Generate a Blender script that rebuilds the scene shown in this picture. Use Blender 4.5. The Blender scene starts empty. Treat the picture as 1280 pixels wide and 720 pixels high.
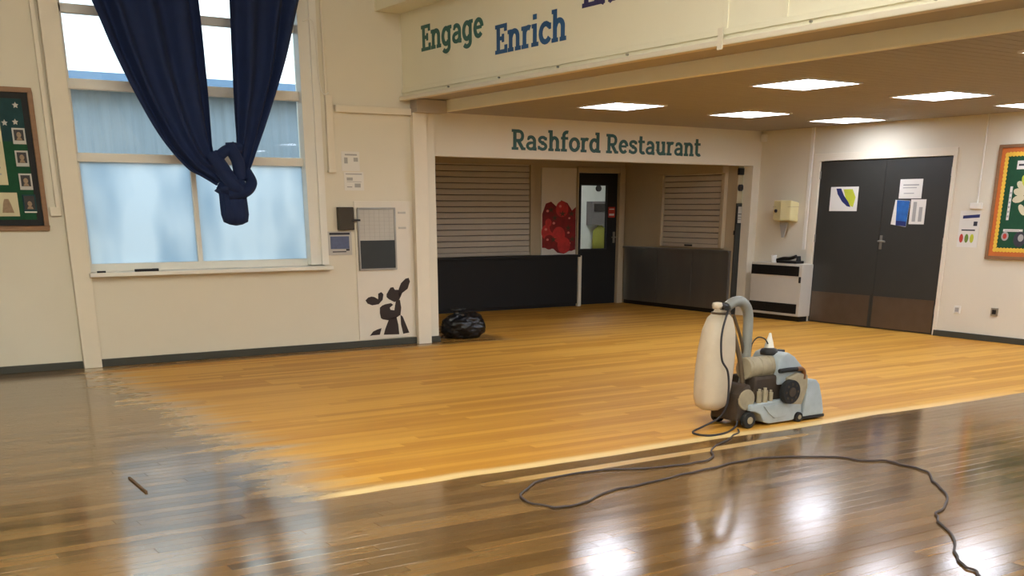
import bpy, bmesh, math, random
from mathutils import Vector, Matrix, noise
random.seed(7)
SC = bpy.context.scene
COL = SC.collection
R = math.radians

# ------------------------------------------------------------------ camera
CAM_H, F_PX, PX, PY = 1.5, 1336.5, 640.0, 717.5
YAW, PITCH = R(33.037), R(18.941)
cd = bpy.data.cameras.new('camera'); cam = bpy.data.objects.new('camera', cd); COL.objects.link(cam)
cd.sensor_width = 36.0; cd.lens = F_PX / 1280 * 36.0
cd.shift_y = (PY - 360) / 1280
cd.clip_start = 0.05; cd.clip_end = 300
cam.location = (0, 0, CAM_H); cam.rotation_euler = (R(90) - PITCH, 0, -YAW)
SC.camera = cam

# ------------------------------------------------------------------ view + sky
SC.view_settings.view_transform = 'Standard'; SC.view_settings.look = 'None'
SC.view_settings.gamma = 1.0; SC.view_settings.use_curve_mapping = False
SC.view_settings.exposure = 0.75
DINING_LAMP = 11.0      # emission of the panel lights over the dining end
HALL_UNSEEN_LAMP = 40.0        # emission of the unseen strip lights placed to light the hall
KITCHEN_LAMP = 11.0
SKY = 1.9
w = bpy.data.worlds.new('overcast_sky'); SC.world = w; w.use_nodes = True
nt = w.node_tree; nt.nodes.clear()
tc = nt.nodes.new('ShaderNodeTexCoord'); nz = nt.nodes.new('ShaderNodeTexNoise'); rp = nt.nodes.new('ShaderNodeValToRGB')
bg = nt.nodes.new('ShaderNodeBackground'); wo = nt.nodes.new('ShaderNodeOutputWorld')
nz.inputs['Scale'].default_value = 3.5; nz.inputs['Detail'].default_value = 5
rp.color_ramp.elements[0].position = 0.35; rp.color_ramp.elements[0].color = (0.36, 0.55, 0.66, 1)
rp.color_ramp.elements[1].position = 0.68; rp.color_ramp.elements[1].color = (0.62, 0.75, 0.80, 1)
nt.links.new(tc.outputs['Generated'], nz.inputs['Vector']); nt.links.new(nz.outputs['Fac'], rp.inputs['Fac'])
nt.links.new(rp.outputs['Color'], bg.inputs['Color']); bg.inputs['Strength'].default_value = SKY
nt.links.new(bg.outputs[0], wo.inputs[0])

# ------------------------------------------------------------------ materials
def lin(c):
    return tuple(((v / 255) / 12.92 if v / 255 <= .04045 else ((v / 255 + .055) / 1.055) ** 2.4) for v in c) + (1,)
def new_mat(name):
    m = bpy.data.materials.new(name); m.use_nodes = True
    n = m.node_tree; n.nodes.clear()
    o = n.nodes.new('ShaderNodeOutputMaterial')
    return m, n, o
def mat(name, c, rough=.6, metal=0.0, var=.06, scale=6.0, bump=0.0, bscale=60.0, spec=.5, stretch=(1, 1, 1), sheen=0):
    m, n, o = new_mat(name)
    b = n.nodes.new('ShaderNodeBsdfPrincipled'); n.links.new(b.outputs[0], o.inputs[0])
    b.inputs['Roughness'].default_value = rough; b.inputs['Metallic'].default_value = metal
    b.inputs['Specular IOR Level'].default_value = spec
    if sheen: b.inputs['Sheen Weight'].default_value = sheen
    tcn = n.nodes.new('ShaderNodeTexCoord'); mp = n.nodes.new('ShaderNodeMapping'); mp.inputs['Scale'].default_value = stretch
    n.links.new(tcn.outputs['Object'], mp.inputs['Vector'])
    t = n.nodes.new('ShaderNodeTexNoise'); t.inputs['Scale'].default_value = scale; t.inputs['Detail'].default_value = 4
    n.links.new(mp.outputs[0], t.inputs['Vector'])
    mx = n.nodes.new('ShaderNodeMixRGB'); l = lin(c)
    mx.inputs[1].default_value = tuple(min(1, v * (1 - 2 * var)) for v in l[:3]) + (1,)
    mx.inputs[2].default_value = tuple(min(1, v * (1 + 2 * var)) for v in l[:3]) + (1,)
    n.links.new(t.outputs['Fac'], mx.inputs[0]); n.links.new(mx.outputs[0], b.inputs['Base Color'])
    if bump:
        t2 = n.nodes.new('ShaderNodeTexNoise'); t2.inputs['Scale'].default_value = bscale
        n.links.new(mp.outputs[0], t2.inputs['Vector'])
        bp = n.nodes.new('ShaderNodeBump'); bp.inputs['Strength'].default_value = bump; bp.inputs['Distance'].default_value = .01
        n.links.new(t2.outputs['Fac'], bp.inputs['Height']); n.links.new(bp.outputs[0], b.inputs['Normal'])
    return m
def emit(name, c, s):
    m, n, o = new_mat(name); e = n.nodes.new('ShaderNodeEmission')
    e.inputs[0].default_value = lin(c); e.inputs[1].default_value = s; n.links.new(e.outputs[0], o.inputs[0]); return m
def glass(name, tint=(1, 1, 1)):
    m, n, o = new_mat(name)
    t = n.nodes.new('ShaderNodeBsdfTransparent'); t.inputs[0].default_value = tint + (1,)
    g = n.nodes.new('ShaderNodeBsdfGlossy'); g.inputs['Roughness'].default_value = .02
    f = n.nodes.new('ShaderNodeFresnel'); f.inputs[0].default_value = 1.3
    mx = n.nodes.new('ShaderNodeMixShader')
    n.links.new(f.outputs[0], mx.inputs[0]); n.links.new(t.outputs[0], mx.inputs[1]); n.links.new(g.outputs[0], mx.inputs[2])
    n.links.new(mx.outputs[0], o.inputs[0]); return m
def frosted(name):
    m, n, o = new_mat(name)
    tcn = n.nodes.new('ShaderNodeTexCoord'); mp = n.nodes.new('ShaderNodeMapping'); mp.inputs['Scale'].default_value = (1.6, 1, .7)
    n.links.new(tcn.outputs['Object'], mp.inputs['Vector'])
    t = n.nodes.new('ShaderNodeTexNoise'); t.inputs['Scale'].default_value = 1.9; t.inputs['Detail'].default_value = 1.5
    n.links.new(mp.outputs[0], t.inputs['Vector'])
    r = n.nodes.new('ShaderNodeValToRGB'); r.color_ramp.elements[0].position = .35; r.color_ramp.elements[1].position = .62
    r.color_ramp.elements[0].color = (.68, .76, .84, 1); r.color_ramp.elements[1].color = (.93, .96, 1, 1)  # noise tint stands in for blurred light and dark shapes outside
    n.links.new(t.outputs['Fac'], r.inputs[0])
    tr = n.nodes.new('ShaderNodeBsdfTranslucent'); n.links.new(r.outputs[0], tr.inputs[0])
    g = n.nodes.new('ShaderNodeBsdfGlossy'); g.inputs['Roughness'].default_value = .25
    mx = n.nodes.new('ShaderNodeMixShader'); mx.inputs[0].default_value = .05
    n.links.new(tr.outputs[0], mx.inputs[1]); n.links.new(g.outputs[0], mx.inputs[2]); n.links.new(mx.outputs[0], o.inputs[0]); return m

def math_node(n, op, a, b=None, c=None, clamp=False):
    k = n.nodes.new('ShaderNodeMath'); k.operation = op; k.use_clamp = clamp
    for i, v in enumerate((a, b, c)):
        if v is None: continue
        if isinstance(v, (int, float)): k.inputs[i].default_value = v
        else: n.links.new(v, k.inputs[i])
    return k.outputs[0]
def smooth(n, v, lo, hi):
    k = n.nodes.new('ShaderNodeMapRange'); k.interpolation_type = 'SMOOTHSTEP'
    n.links.new(v, k.inputs['Value']); k.inputs['From Min'].default_value = lo; k.inputs['From Max'].default_value = hi
    return k.outputs['Result']
def mixc(n, f, a, b):
    k = n.nodes.new('ShaderNodeMixRGB')
    if isinstance(f, (int, float)): k.inputs[0].default_value = f
    else: n.links.new(f, k.inputs[0])
    for i, v in ((1, a), (2, b)):
        if isinstance(v, tuple): k.inputs[i].default_value = v
        else: n.links.new(v, k.inputs[i])
    return k.outputs[0]

def floor_material():
    m, n, o = new_mat('hardwood_strip_floor')
    b = n.nodes.new('ShaderNodeBsdfPrincipled'); n.links.new(b.outputs[0], o.inputs[0])
    ge = n.nodes.new('ShaderNodeNewGeometry'); sp = n.nodes.new('ShaderNodeSeparateXYZ'); n.links.new(ge.outputs['Position'], sp.inputs[0])
    X, Y = sp.outputs[0], sp.outputs[1]
    at = n.nodes.new('ShaderNodeAttribute'); at.attribute_name = 'tone'; tone = at.outputs['Fac']
    def nz(scale, sx, sy, det=3, off=0.0):
        mp = n.nodes.new('ShaderNodeMapping'); mp.inputs['Scale'].default_value = (sx, sy, 1); mp.inputs['Location'].default_value = (off, off, 0)
        n.links.new(ge.outputs['Position'], mp.inputs['Vector'])
        t = n.nodes.new('ShaderNodeTexNoise'); t.inputs['Scale'].default_value = scale; t.inputs['Detail'].default_value = det
        n.links.new(mp.outputs[0], t.inputs['Vector']); return t.outputs['Fac']
    streak = nz(1.0, .55, 9.0, 4)           # long streaks along the strips
    grain = nz(1.0, 5.0, 90.0, 3)           # fine grain
    blot = nz(.9, 1, 1, 3)                  # broad wear
    rag = nz(1.0, .35, 5.5, 3, 4.0)         # ragged ends of the sanding passes
    rag2 = nz(1.0, 1.2, 16.0, 2, 9.0)
    # sanded area: right of x = 2.4 and beyond y = 5.25
    xe = math_node(n, 'ADD', X, math_node(n, 'MULTIPLY', math_node(n, 'SUBTRACT', rag, .5), 1.1))
    xe = math_node(n, 'ADD', xe, math_node(n, 'MULTIPLY', math_node(n, 'SUBTRACT', rag2, .5), .35))
    mX = smooth(n, xe, 2.02, 2.68)
    ye = math_node(n, 'ADD', Y, math_node(n, 'MULTIPLY', math_node(n, 'SUBTRACT', nz(1.0, 1.1, .2, 2, 2.0), .5), .12))
    mY = smooth(n, ye, 5.25, 5.30)
    # a second narrow, half finished pass in front of the edge
    s1 = math_node(n, 'MULTIPLY', smooth(n, Y, 5.00, 5.04), smooth(n, Y, 5.13, 5.09))
    s1 = math_node(n, 'MULTIPLY', s1, math_node(n, 'MULTIPLY', smooth(n, X, 2.9, 3.6), smooth(n, X, 6.2, 5.0)))
    s1 = math_node(n, 'MULTIPLY', s1, .65)
    sand = math_node(n, 'MULTIPLY', mX, mY)
    margin = smooth(n, math_node(n, 'ADD', Y, math_node(n, 'MULTIPLY', blot, .3)), 11.18, 10.98)   # unsanded strip along the window wall
    margin = math_node(n, 'MAXIMUM', margin, smooth(n, X, 6.9, 7.3))
    sand = math_node(n, 'MULTIPLY', sand, math_node(n, 'ADD', .35, math_node(n, 'MULTIPLY', margin, .65)))
    sand = math_node(n, 'MAXIMUM', sand, s1, clamp=True)
    # fresh pale strip and dust along the front edge
    d1 = math_node(n, 'MULTIPLY', smooth(n, ye, 5.26, 5.29), smooth(n, ye, 5.43, 5.33))
    d1 = math_node(n, 'MULTIPLY', d1, math_node(n, 'MULTIPLY', smooth(n, xe, 2.1, 2.5), smooth(n, X, 9.5, 6.0)))
    d2 = math_node(n, 'MULTIPLY', math_node(n, 'MULTIPLY', smooth(n, xe, 2.0, 2.25), smooth(n, xe, 2.75, 2.4)), mY)
    dust = math_node(n, 'MAXIMUM', math_node(n, 'MULTIPLY', d1, .9), math_node(n, 'MULTIPLY', d2, .22))
    dust = math_node(n, 'MAXIMUM', dust, math_node(n, 'MULTIPLY', s1, .55))
    st = math_node(n, 'ADD', math_node(n, 'MULTIPLY', streak, .60), math_node(n, 'MULTIPLY', tone, .40))
    f = smooth(n, st, .28, .72)
    raw = mixc(n, f, lin(RAW_A), lin(RAW_B))
    raw = mixc(n, math_node(n, 'MULTIPLY', grain, .35), raw, lin(RAW_C))
    old = mixc(n, f, lin(OLD_A), lin(OLD_B))
    old = mixc(n, math_node(n, 'MULTIPLY', grain, .3), old, lin(OLD_C))
    old = mixc(n, smooth(n, blot, .45, .75), old, lin(OLD_D))
    colr = mixc(n, sand, old, raw); colr = mixc(n, dust, colr, lin((236, 208, 150)))
    n.links.new(colr, b.inputs['Base Color'])
    r_old = math_node(n, 'ADD', .058, math_node(n, 'MULTIPLY', math_node(n, 'ADD', blot, math_node(n, 'MULTIPLY', streak, 1.3)), .08))
    rr = n.nodes.new('ShaderNodeMixRGB'); n.links.new(math_node(n, 'MAXIMUM', sand, dust), rr.inputs[0])
    n.links.new(r_old, rr.inputs[1]); rr.inputs[2].default_value = (.5, .5, .5, 1)
    n.links.new(rr.outputs[0], b.inputs['Roughness'])
    n.links.new(math_node(n, 'MULTIPLY', math_node(n, 'SUBTRACT', 1.0, math_node(n, 'MAXIMUM', sand, dust), clamp=True), .22), b.inputs['Coat Weight'])
    n.links.new(math_node(n, 'MULTIPLY', r_old, .9), b.inputs['Coat Roughness']); b.inputs['Coat IOR'].default_value = 1.5; b.inputs['Specular Tint'].default_value = (1, .88, .68, 1)
    sv = math_node(n, 'SUBTRACT', .8, math_node(n, 'MULTIPLY', sand, .60)); n.links.new(sv, b.inputs['Specular IOR Level'])
    bp = n.nodes.new('ShaderNodeBump'); bp.inputs['Strength'].default_value = .07; bp.inputs['Distance'].default_value = .002
    n.links.new(math_node(n, 'ADD', grain, streak), bp.inputs['Height']); n.links.new(bp.outputs[0], b.inputs['Normal'])
    return m
RAW_A, RAW_B, RAW_C = (190, 132, 48), (220, 165, 72), (190, 136, 56)
OLD_A, OLD_B, OLD_C, OLD_D = (90, 66, 36), (138, 104, 60), (104, 77, 44), (122, 92, 54)

M = dict(
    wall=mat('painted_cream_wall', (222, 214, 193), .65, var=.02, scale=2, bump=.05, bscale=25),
    cream=mat('painted_cream_trim', (228, 218, 196), .45, var=.02),
    white=mat('white_gloss_paint', (232, 228, 216), .4, var=.02),
    panel=mat('white_door_paint', (224, 216, 200), .4, var=.02),
    baseboard=mat('dark_grey_skirting', (62, 62, 52), .5),
    ceil=mat('tan_ceiling_boards', (158, 150, 138), .6, var=.05, scale=3, stretch=(.5, 6, 1)),
    hallceil=mat('hall_ceiling_paint', (220, 214, 200), .8),
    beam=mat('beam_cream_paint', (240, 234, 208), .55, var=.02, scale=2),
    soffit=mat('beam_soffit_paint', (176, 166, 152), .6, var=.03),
    subfloor=mat('subfloor', (60, 44, 28), .8),
    floor=floor_material(),
    curtain=mat('navy_curtain_cloth', (12, 34, 76), .85, var=.10, scale=9, bump=.12, bscale=250),
    glass=glass('clear_glass'), frost=frosted('frosted_glass'),
    outwall=mat('grey_corrugated_cladding', (168, 180, 194), .6, var=.07, scale=3, stretch=(6, 1, .3)),
    outroof=mat('dark_slate_roof', (70, 100, 130), .7, var=.15, scale=8),
    ground=mat('outside_paving', (196, 198, 198), .9),
    wood=mat('oak_board_frame', (140, 104, 70), .5, var=.12, scale=8, stretch=(1, 1, 4)),
    boardgreen=mat('green_felt', (22, 74, 46), .9, var=.12, scale=20),
    boardteal=mat('teal_paper', (16, 58, 62), .8, var=.15, scale=14),
    border=mat('black_board_border', (18, 20, 20), .7),
    paper=mat('white_paper', (226, 222, 212), .7, var=.02),
    cream_paper=mat('cream_paper', (206, 196, 160), .7, var=.05),
    print_dark=mat('dark_print', (52, 52, 60), .7),
    print_grey=mat('grey_print', (166, 164, 158), .7),
    print_navy=mat('navy_print', (34, 44, 100), .6),
    print_blue=mat('blue_print', (40, 100, 170), .5, var=.25, scale=18),
    print_yel=mat('yellow_green_print', (190, 196, 60), .6, var=.1),
    print_red=mat('red_print', (190, 60, 46), .6, var=.1),
    print_grn=mat('green_print', (110, 140, 60), .6, var=.1),
    tomato3=mat('pink_print', (226, 130, 116), .5), tomato=mat('red_fruit_print', (128, 22, 20), .5, var=.3, scale=9),
    tomato2=mat('light_red_fruit_print', (196, 52, 46), .5, var=.25, scale=12),
    leaf=mat('dark_leaf_print', (70, 52, 26), .5, var=.3, scale=20),
    orange=mat('orange_border', (206, 112, 48), .7, var=.08),
    yellow=mat('yellow_scallop', (238, 196, 70), .7, var=.05),
    photo_dark=mat('dark_photo_print', (44, 38, 36), .5, var=.3, scale=22),
    photo_skin=mat('pale_figure_print', (150, 124, 96), .6, var=.2, scale=40),
    blind=mat('painted_shutter_slats', (196, 186, 168), .5, metal=.05, var=.03),
    black_panel=mat('black_counter_front', (12, 12, 11), .6, var=.1),
    steel=mat('brushed_steel', (150, 150, 146), .38, metal=.85, var=.08, scale=5, stretch=(1, 1, .2)),
    darkdoor=mat('charcoal_door_paint', (54, 54, 50), .42, var=.05),
    bronze=mat('dull_brown_kickplate', (110, 96, 82), .35, metal=.6, var=.08),
    metal=mat('bare_metal', (170, 168, 160), .35, metal=.8),
    black=mat('black_plastic', (20, 20, 21), .45),
    grille=mat('black_heater_grille', (18, 18, 19), .5),
    heater=mat('ivory_heater_enamel', (204, 198, 184), .4, var=.02),
    dispenser=mat('cream_dispenser_plastic', (226, 214, 160), .4, var=.04),
    binbag=mat('black_polythene', (20, 20, 22), .28, var=.2, bump=.5, bscale=14),
    teal=mat('teal_green_vinyl', (52, 104, 92), .5, var=.03), tealdark=mat('dark_teal_vinyl', (44, 88, 84), .5, var=.03),
    blue=mat('blue_vinyl', (38, 88, 138), .5, var=.03), violet=mat('dark_violet_vinyl', (60, 52, 96), .5, var=.03),
    cow=mat('dark_brown_vinyl', (40, 28, 24), .5),
    sander=mat('blue_grey_machine_paint', (168, 178, 182), .45, var=.1, scale=14),
    sander_tan=mat('dusty_grey_casting', (160, 148, 122), .6, var=.15, scale=18),
    sander_dark=mat('dusty_metal_and_cavity_shade', (62, 50, 38), .7, var=.25, scale=22),
    tube=mat('grey_ribbed_tube', (150, 152, 146), .4, metal=.3, var=.08),
    handle=mat('dull_brown_steel', (112, 96, 76), .5, metal=.4, var=.1),
    bag=mat('dusty_calico', (202, 188, 166), .9, var=.07, scale=9, bump=.2, bscale=30),
    rubber=mat('black_rubber', (26, 26, 25), .7, var=.15),
    orange_grip=mat('brown_orange_grip', (120, 76, 36), .5),
    cable=mat('dusty_cable_sheath', (72, 64, 64), .55),
    cord=mat('black_cable_sheath', (42, 40, 46), .5),
    stick=mat('brown_wood_stick', (96, 72, 48), .6),
    lamp=emit('lit_panel_diffuser', (230, 238, 255), DINING_LAMP),
    hall_unseen_lamp=emit('unseen_strip_diffuser', (242, 245, 242), HALL_UNSEEN_LAMP),
    kitchen_lamp=emit('lit_kitchen_diffuser', (246, 250, 250), KITCHEN_LAMP),
    lampframe=mat('lamp_frame_white', (225, 220, 210), .5),
    kwhite=mat('kitchen_wall_white', (225, 228, 222), .6),
    kgrey=mat('kitchen_grey', (110, 106, 106), .5), kyel=mat('kitchen_yellow_green', (150, 150, 60), .6),
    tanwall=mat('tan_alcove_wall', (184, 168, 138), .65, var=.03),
    grid=mat('pale_grid_print', (172, 168, 158), .6),
    slate=mat('dark_slate_board', (44, 50, 50), .5, var=.08),
    planner=mat('grey_planner_sheet', (190, 186, 176), .5, var=.03),
    bluesheet=mat('blue_grey_sheet', (88, 98, 128), .5, var=.15, scale=25),
    olive=mat('dark_olive_plastic', (58, 50, 34), .5),
)

# ------------------------------------------------------------------ mesh helpers
class MB:
    def __init__(s): s.v = []; s.f = []; s.sm = []
    def add(s, vs, fs, smooth=False):
        b = len(s.v); s.v += [tuple(v) for v in vs]
        for f in fs: s.f.append(tuple(b + i for i in f)); s.sm.append(smooth)
        return s
    def box(s, x0, x1, y0, y1, z0, z1):
        x0, x1 = min(x0, x1), max(x0, x1); y0, y1 = min(y0, y1), max(y0, y1); z0, z1 = min(z0, z1), max(z0, z1)
        return s.add([(x0, y0, z0), (x1, y0, z0), (x1, y1, z0), (x0, y1, z0), (x0, y0, z1), (x1, y0, z1), (x1, y1, z1), (x0, y1, z1)],
                     [(0, 3, 2, 1), (4, 5, 6, 7), (0, 1, 5, 4), (1, 2, 6, 5), (2, 3, 7, 6), (3, 0, 4, 7)])
    def prism(s, pts3, d):
        """flat polygon pts3 extruded by vector d"""
        n = len(pts3); d = Vector(d); P = [Vector(p) for p in pts3]
        vs = P + [p + d for p in P]
        fs = [tuple(range(n)), tuple(range(2 * n - 1, n - 1, -1))] + [(i, i + n, (i + 1) % n + n, (i + 1) % n) for i in range(n)]
        return s.add(vs, fs)
    def cyl(s, p, q, r, r2=None, seg=16, smooth=True):
        p = Vector(p); q = Vector(q); r2 = r if r2 is None else r2
        a = (q - p).normalized(); u = a.orthogonal().normalized(); w_ = a.cross(u)
        vs = []
        for c, rr in ((p, r), (q, r2)):
            for i in range(seg):
                t = 2 * math.pi * i / seg; vs.append(c + (u * math.cos(t) + w_ * math.sin(t)) * rr)
        s.add(vs, [(i, (i + 1) % seg, (i + 1) % seg + seg, i + seg) for i in range(seg)], smooth)
        s.add(vs[:seg], [tuple(range(seg - 1, -1, -1))]); s.add(vs[seg:], [tuple(range(seg))]); return s
    def tube(s, path, r, seg=8, sub=6, closed=False, ribs=0):
        P = catmull([Vector(p) for p in path], sub)
        n = len(P); rings = []; up = None
        for i in range(n):
            t = (P[min(i + 1, n - 1)] - P[max(i - 1, 0)]).normalized()
            if up is None: up = t.orthogonal().normalized()
            up = (up - t * up.dot(t)).normalized(); sd = t.cross(up)
            rr = (r(i / (n - 1)) if callable(r) else r) * (1 + (ribs if i % 2 else 0))
            rings.append([P[i] + (up * math.cos(2 * math.pi * k / seg) + sd * math.sin(2 * math.pi * k / seg)) * rr for k in range(seg)])
        vs = [v for rg in rings for v in rg]
        fs = [(i * seg + k, i * seg + (k + 1) % seg, (i + 1) * seg + (k + 1) % seg, (i + 1) * seg + k) for i in range(n - 1) for k in range(seg)]
        s.add(vs, fs, True); s.add(rings[0], [tuple(range(seg - 1, -1, -1))]); s.add(rings[-1], [tuple(range(seg))]); return s
    def lathe(s, prof, c, seg=24, sx=1.0, sy=1.0, shift=None, wob=None):
        rows = []
        for j, (r, z) in enumerate(prof):
            ox, oy = shift(z) if shift else (0, 0)
            row = []
            for i in range(seg):
                t = 2 * math.pi * i / seg; k = 1 + (wob(t, z) if wob else 0)
                row.append((c[0] + ox + r * k * sx * math.cos(t), c[1] + oy + r * k * sy * math.sin(t), c[2] + z))
            rows.append(row)
        vs = [v for rw in rows for v in rw]; n = len(rows)
        fs = [(j * seg + i, j * seg + (i + 1) % seg, (j + 1) * seg + (i + 1) % seg, (j + 1) * seg + i) for j in range(n - 1) for i in range(seg)]
        s.add(vs, fs, True)
        s.add(rows[0], [tuple(range(seg - 1, -1, -1))]); s.add(rows[-1], [tuple(range(seg))]); return s
def catmull(P, sub):
    if len(P) < 3 or sub <= 1: return P
    out = []
    for i in range(len(P) - 1):
        p0 = P[max(i - 1, 0)]; p1 = P[i]; p2 = P[i + 1]; p3 = P[min(i + 2, len(P) - 1)]
        for k in range(sub):
            t = k / sub
            out.append(.5 * ((2 * p1) + (p2 - p0) * t + (2 * p0 - 5 * p1 + 4 * p2 - p3) * t * t + (3 * p1 - p0 - 3 * p2 + p3) * t ** 3))
    out.append(P[-1]); return out
WLOC = {}
def obj(name, mb, m, parent=None, bevel=0.0, origin=None):
    off = Vector(WLOC.get(parent.name, (0, 0, 0))) if parent else Vector(origin or (0, 0, 0))
    me = bpy.data.meshes.new(name)
    me.from_pydata([tuple(Vector(v) - off) for v in mb.v], [], mb.f)
    me.polygons.foreach_set('use_smooth', mb.sm)
    if bevel:
        bm = bmesh.new(); bm.from_mesh(me)
        bmesh.ops.remove_doubles(bm, verts=bm.verts, dist=1e-6)
        bmesh.ops.recalc_face_normals(bm, faces=bm.faces)
        es = [e for e in bm.edges if len(e.link_faces) == 2 and e.calc_face_angle(0) > .6]
        bmesh.ops.bevel(bm, geom=es, offset=bevel, segments=2, affect='EDGES', profile=.6, clamp_overlap=True)
        bm.to_mesh(me); bm.free()
    else:
        bm = bmesh.new(); bm.from_mesh(me); bmesh.ops.recalc_face_normals(bm, faces=bm.faces); bm.to_mesh(me); bm.free()
    me.materials.append(m)
    o = bpy.data.objects.new(name, me); COL.objects.link(o)
    if parent: o.parent = parent
    else: o.location = off
    WLOC[o.name] = tuple(off)
    return o
def tag(o, label, cat, group=None):
    o['label'] = label; o['category'] = cat
    if group: o['group'] = group
    return o
def thing(name, label, cat, loc, group=None):
    o = bpy.data.objects.new(name, None); COL.objects.link(o); o.location = loc; o.empty_display_size = .1
    WLOC[o.name] = tuple(loc); return tag(o, label, cat, group)
def struct(name, mb, m, bevel=0.0):
    o = obj(name, mb, m, None, bevel); o['kind'] = 'structure'; return o

class Frame:
    """a wall plane: a runs along the wall, b is height, c is out from the wall"""
    def __init__(s, o, u, n): s.o = Vector(o); s.u = Vector(u).normalized(); s.n = Vector(n).normalized()
    def p(s, a, b, c=0.0): return s.o + s.u * a + Vector((0, 0, b)) + s.n * c
    def box(s, mb, a0, a1, b0, b1, c0, c1):
        return mb.prism([s.p(a0, b0, c0), s.p(a1, b0, c0), s.p(a1, b1, c0), s.p(a0, b1, c0)], s.n * (c1 - c0))
    def poly(s, mb, pts, c0, c1):
        return mb.prism([s.p(a, b, c0) for a, b in pts], s.n * (c1 - c0))
    def disc(s, mb, a, b, ra, rb, c0, c1, seg=14, rot=0.0):
        pts = []
        for i in range(seg):
            t = 2 * math.pi * i / seg; x, y = ra * math.cos(t), rb * math.sin(t)
            pts.append((a + x * math.cos(rot) - y * math.sin(rot), b + x * math.sin(rot) + y * math.cos(rot)))
        return s.poly(mb, pts, c0, c1)
    def ring(s, mb, a0, a1, b0, b1, wd, c0, c1):
        s.box(mb, a0, a1, b0, b0 + wd, c0, c1); s.box(mb, a0, a1, b1 - wd, b1, c0, c1)
        s.box(mb, a0, a0 + wd, b0 + wd, b1 - wd, c0, c1); return s.box(mb, a1 - wd, a1, b0 + wd, b1 - wd, c0, c1)
YW, XR, XB = 11.2, 11.72, 5.88
WW = Frame((0, YW, 0), (1, 0, 0), (0, -1, 0))          # window wall: a = x
RW = Frame((XR, 0, 0), (0, 1, 0), (-1, 0, 0))          # right wall: a = y (runs right to left in view)
BF = Frame((XB, 0, 0), (0, 1, 0), (-1, 0, 0))          # hall face of the beam: a = y
hu = Vector((5.43, .30, 0)).normalized()
HD = Frame((6.29, 11.30, 0), hu, (hu.y, -hu.x, 0))     # restaurant header wall
def M_(): return MB()

# ------------------------------------------------------------------ the setting
HALL_Z, DIN_Z, Y0, X0 = 4.6, 2.5, -6.0, -4.0
floor = struct('floor', M_().box(X0, 12.0, Y0, 17.0, -.12, -.022), M['subfloor'])
floor['label'] = 'strip wood floor, part sanded to bare yellow wood, the rest old glossy brown'

def board_mesh(boards, name):
    vs, fs, tone = [], [], []
    for (x0, x1, y0, y1, t) in boards:
        b = len(vs); g = .0005; c = .0007
        tilt = (random.uniform(-1, 1) * .00010, random.uniform(-1, 1) * .00010)
        vs += [(x0 + g, y0 + g, -.022), (x1 - g, y0 + g, -.022), (x1 - g, y1 - g, -.022), (x0 + g, y1 - g, -.022)]
        vs += [(x0 + g, y0 + g, -c), (x1 - g, y0 + g, -c), (x1 - g, y1 - g, -c), (x0 + g, y1 - g, -c)]
        zz = (-.0003 + tilt[0] - tilt[1], -.0003 + tilt[0] + tilt[1], -.0003 - tilt[0] + tilt[1], -.0003 - tilt[0] - tilt[1])
        vs += [(x0 + g + c, y0 + g + c, zz[0]), (x1 - g - c, y0 + g + c, zz[1]), (x1 - g - c, y1 - g - c, zz[2]), (x0 + g + c, y1 - g - c, zz[3])]
        q = []
        for lo in (0, 4):
            for i in range(4): q.append((b + lo + i, b + lo + (i + 1) % 4, b + lo + 4 + (i + 1) % 4, b + lo + 4 + i))
        q.append((b + 8, b + 9, b + 10, b + 11))
        fs += q; tone += [t] * len(q)
    me = bpy.data.meshes.new(name); me.from_pydata(vs, [], fs)
    a = me.attributes.new('tone', 'FLOAT', 'FACE'); a.data.foreach_set('value', tone)
    me.materials.append(M['floor']); return me
cy, sy, cp, sp_ = math.cos(YAW), math.sin(YAW), math.cos(PITCH), math.sin(PITCH)
def in_view(x, y):
    fx, fy, fz = sy * cp, cy * cp, -sp_
    z = x * fx + y * fy - CAM_H * fz
    if z < .5: return None
    r = x * cy - y * sy; u = x * sy * sp_ + y * cy * sp_ - CAM_H * cp
    px, py_ = PX + F_PX * r / z, PY - F_PX * u / z
    return z if (-60 < px < 1340 and py_ < 740) else None
BW = .085
allb = []
y = Y0; row = 0
while y < 17.0:
    x = X0 - random.uniform(0, 1.8); 
    while x < 12.0:
        L = random.uniform(1.1, 2.6); a, b_ = max(x, X0), min(x + L, 12.0)
        if b_ - a > .02: allb.append((a, b_, y, min(y + BW, 17.0), random.random()))
        x += L
    y += BW; row += 1
scored = []
for i, b in enumerate(allb):
    zs = [z for z in (in_view(b[0] + (b[1] - b[0]) * k / 6, (b[2] + b[3]) / 2) for k in range(7)) if z]
    if zs: scored.append((-(len(zs) / 7) * (b[1] - b[0]) / min(zs) ** 3 if min(zs) else 0, i))
scored.sort(); near = set(i for _, i in scored[:298])
for i in sorted(near):
    bb = allb[i]; o = bpy.data.objects.new('floor_board', board_mesh([bb], 'floor_board')); COL.objects.link(o); o.parent = floor
o = bpy.data.objects.new('far_floor_boards', board_mesh([b for i, b in enumerate(allb) if i not in near], 'far_floor_boards'))
COL.objects.link(o); o.parent = floor; o['kind'] = 'stuff'

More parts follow.
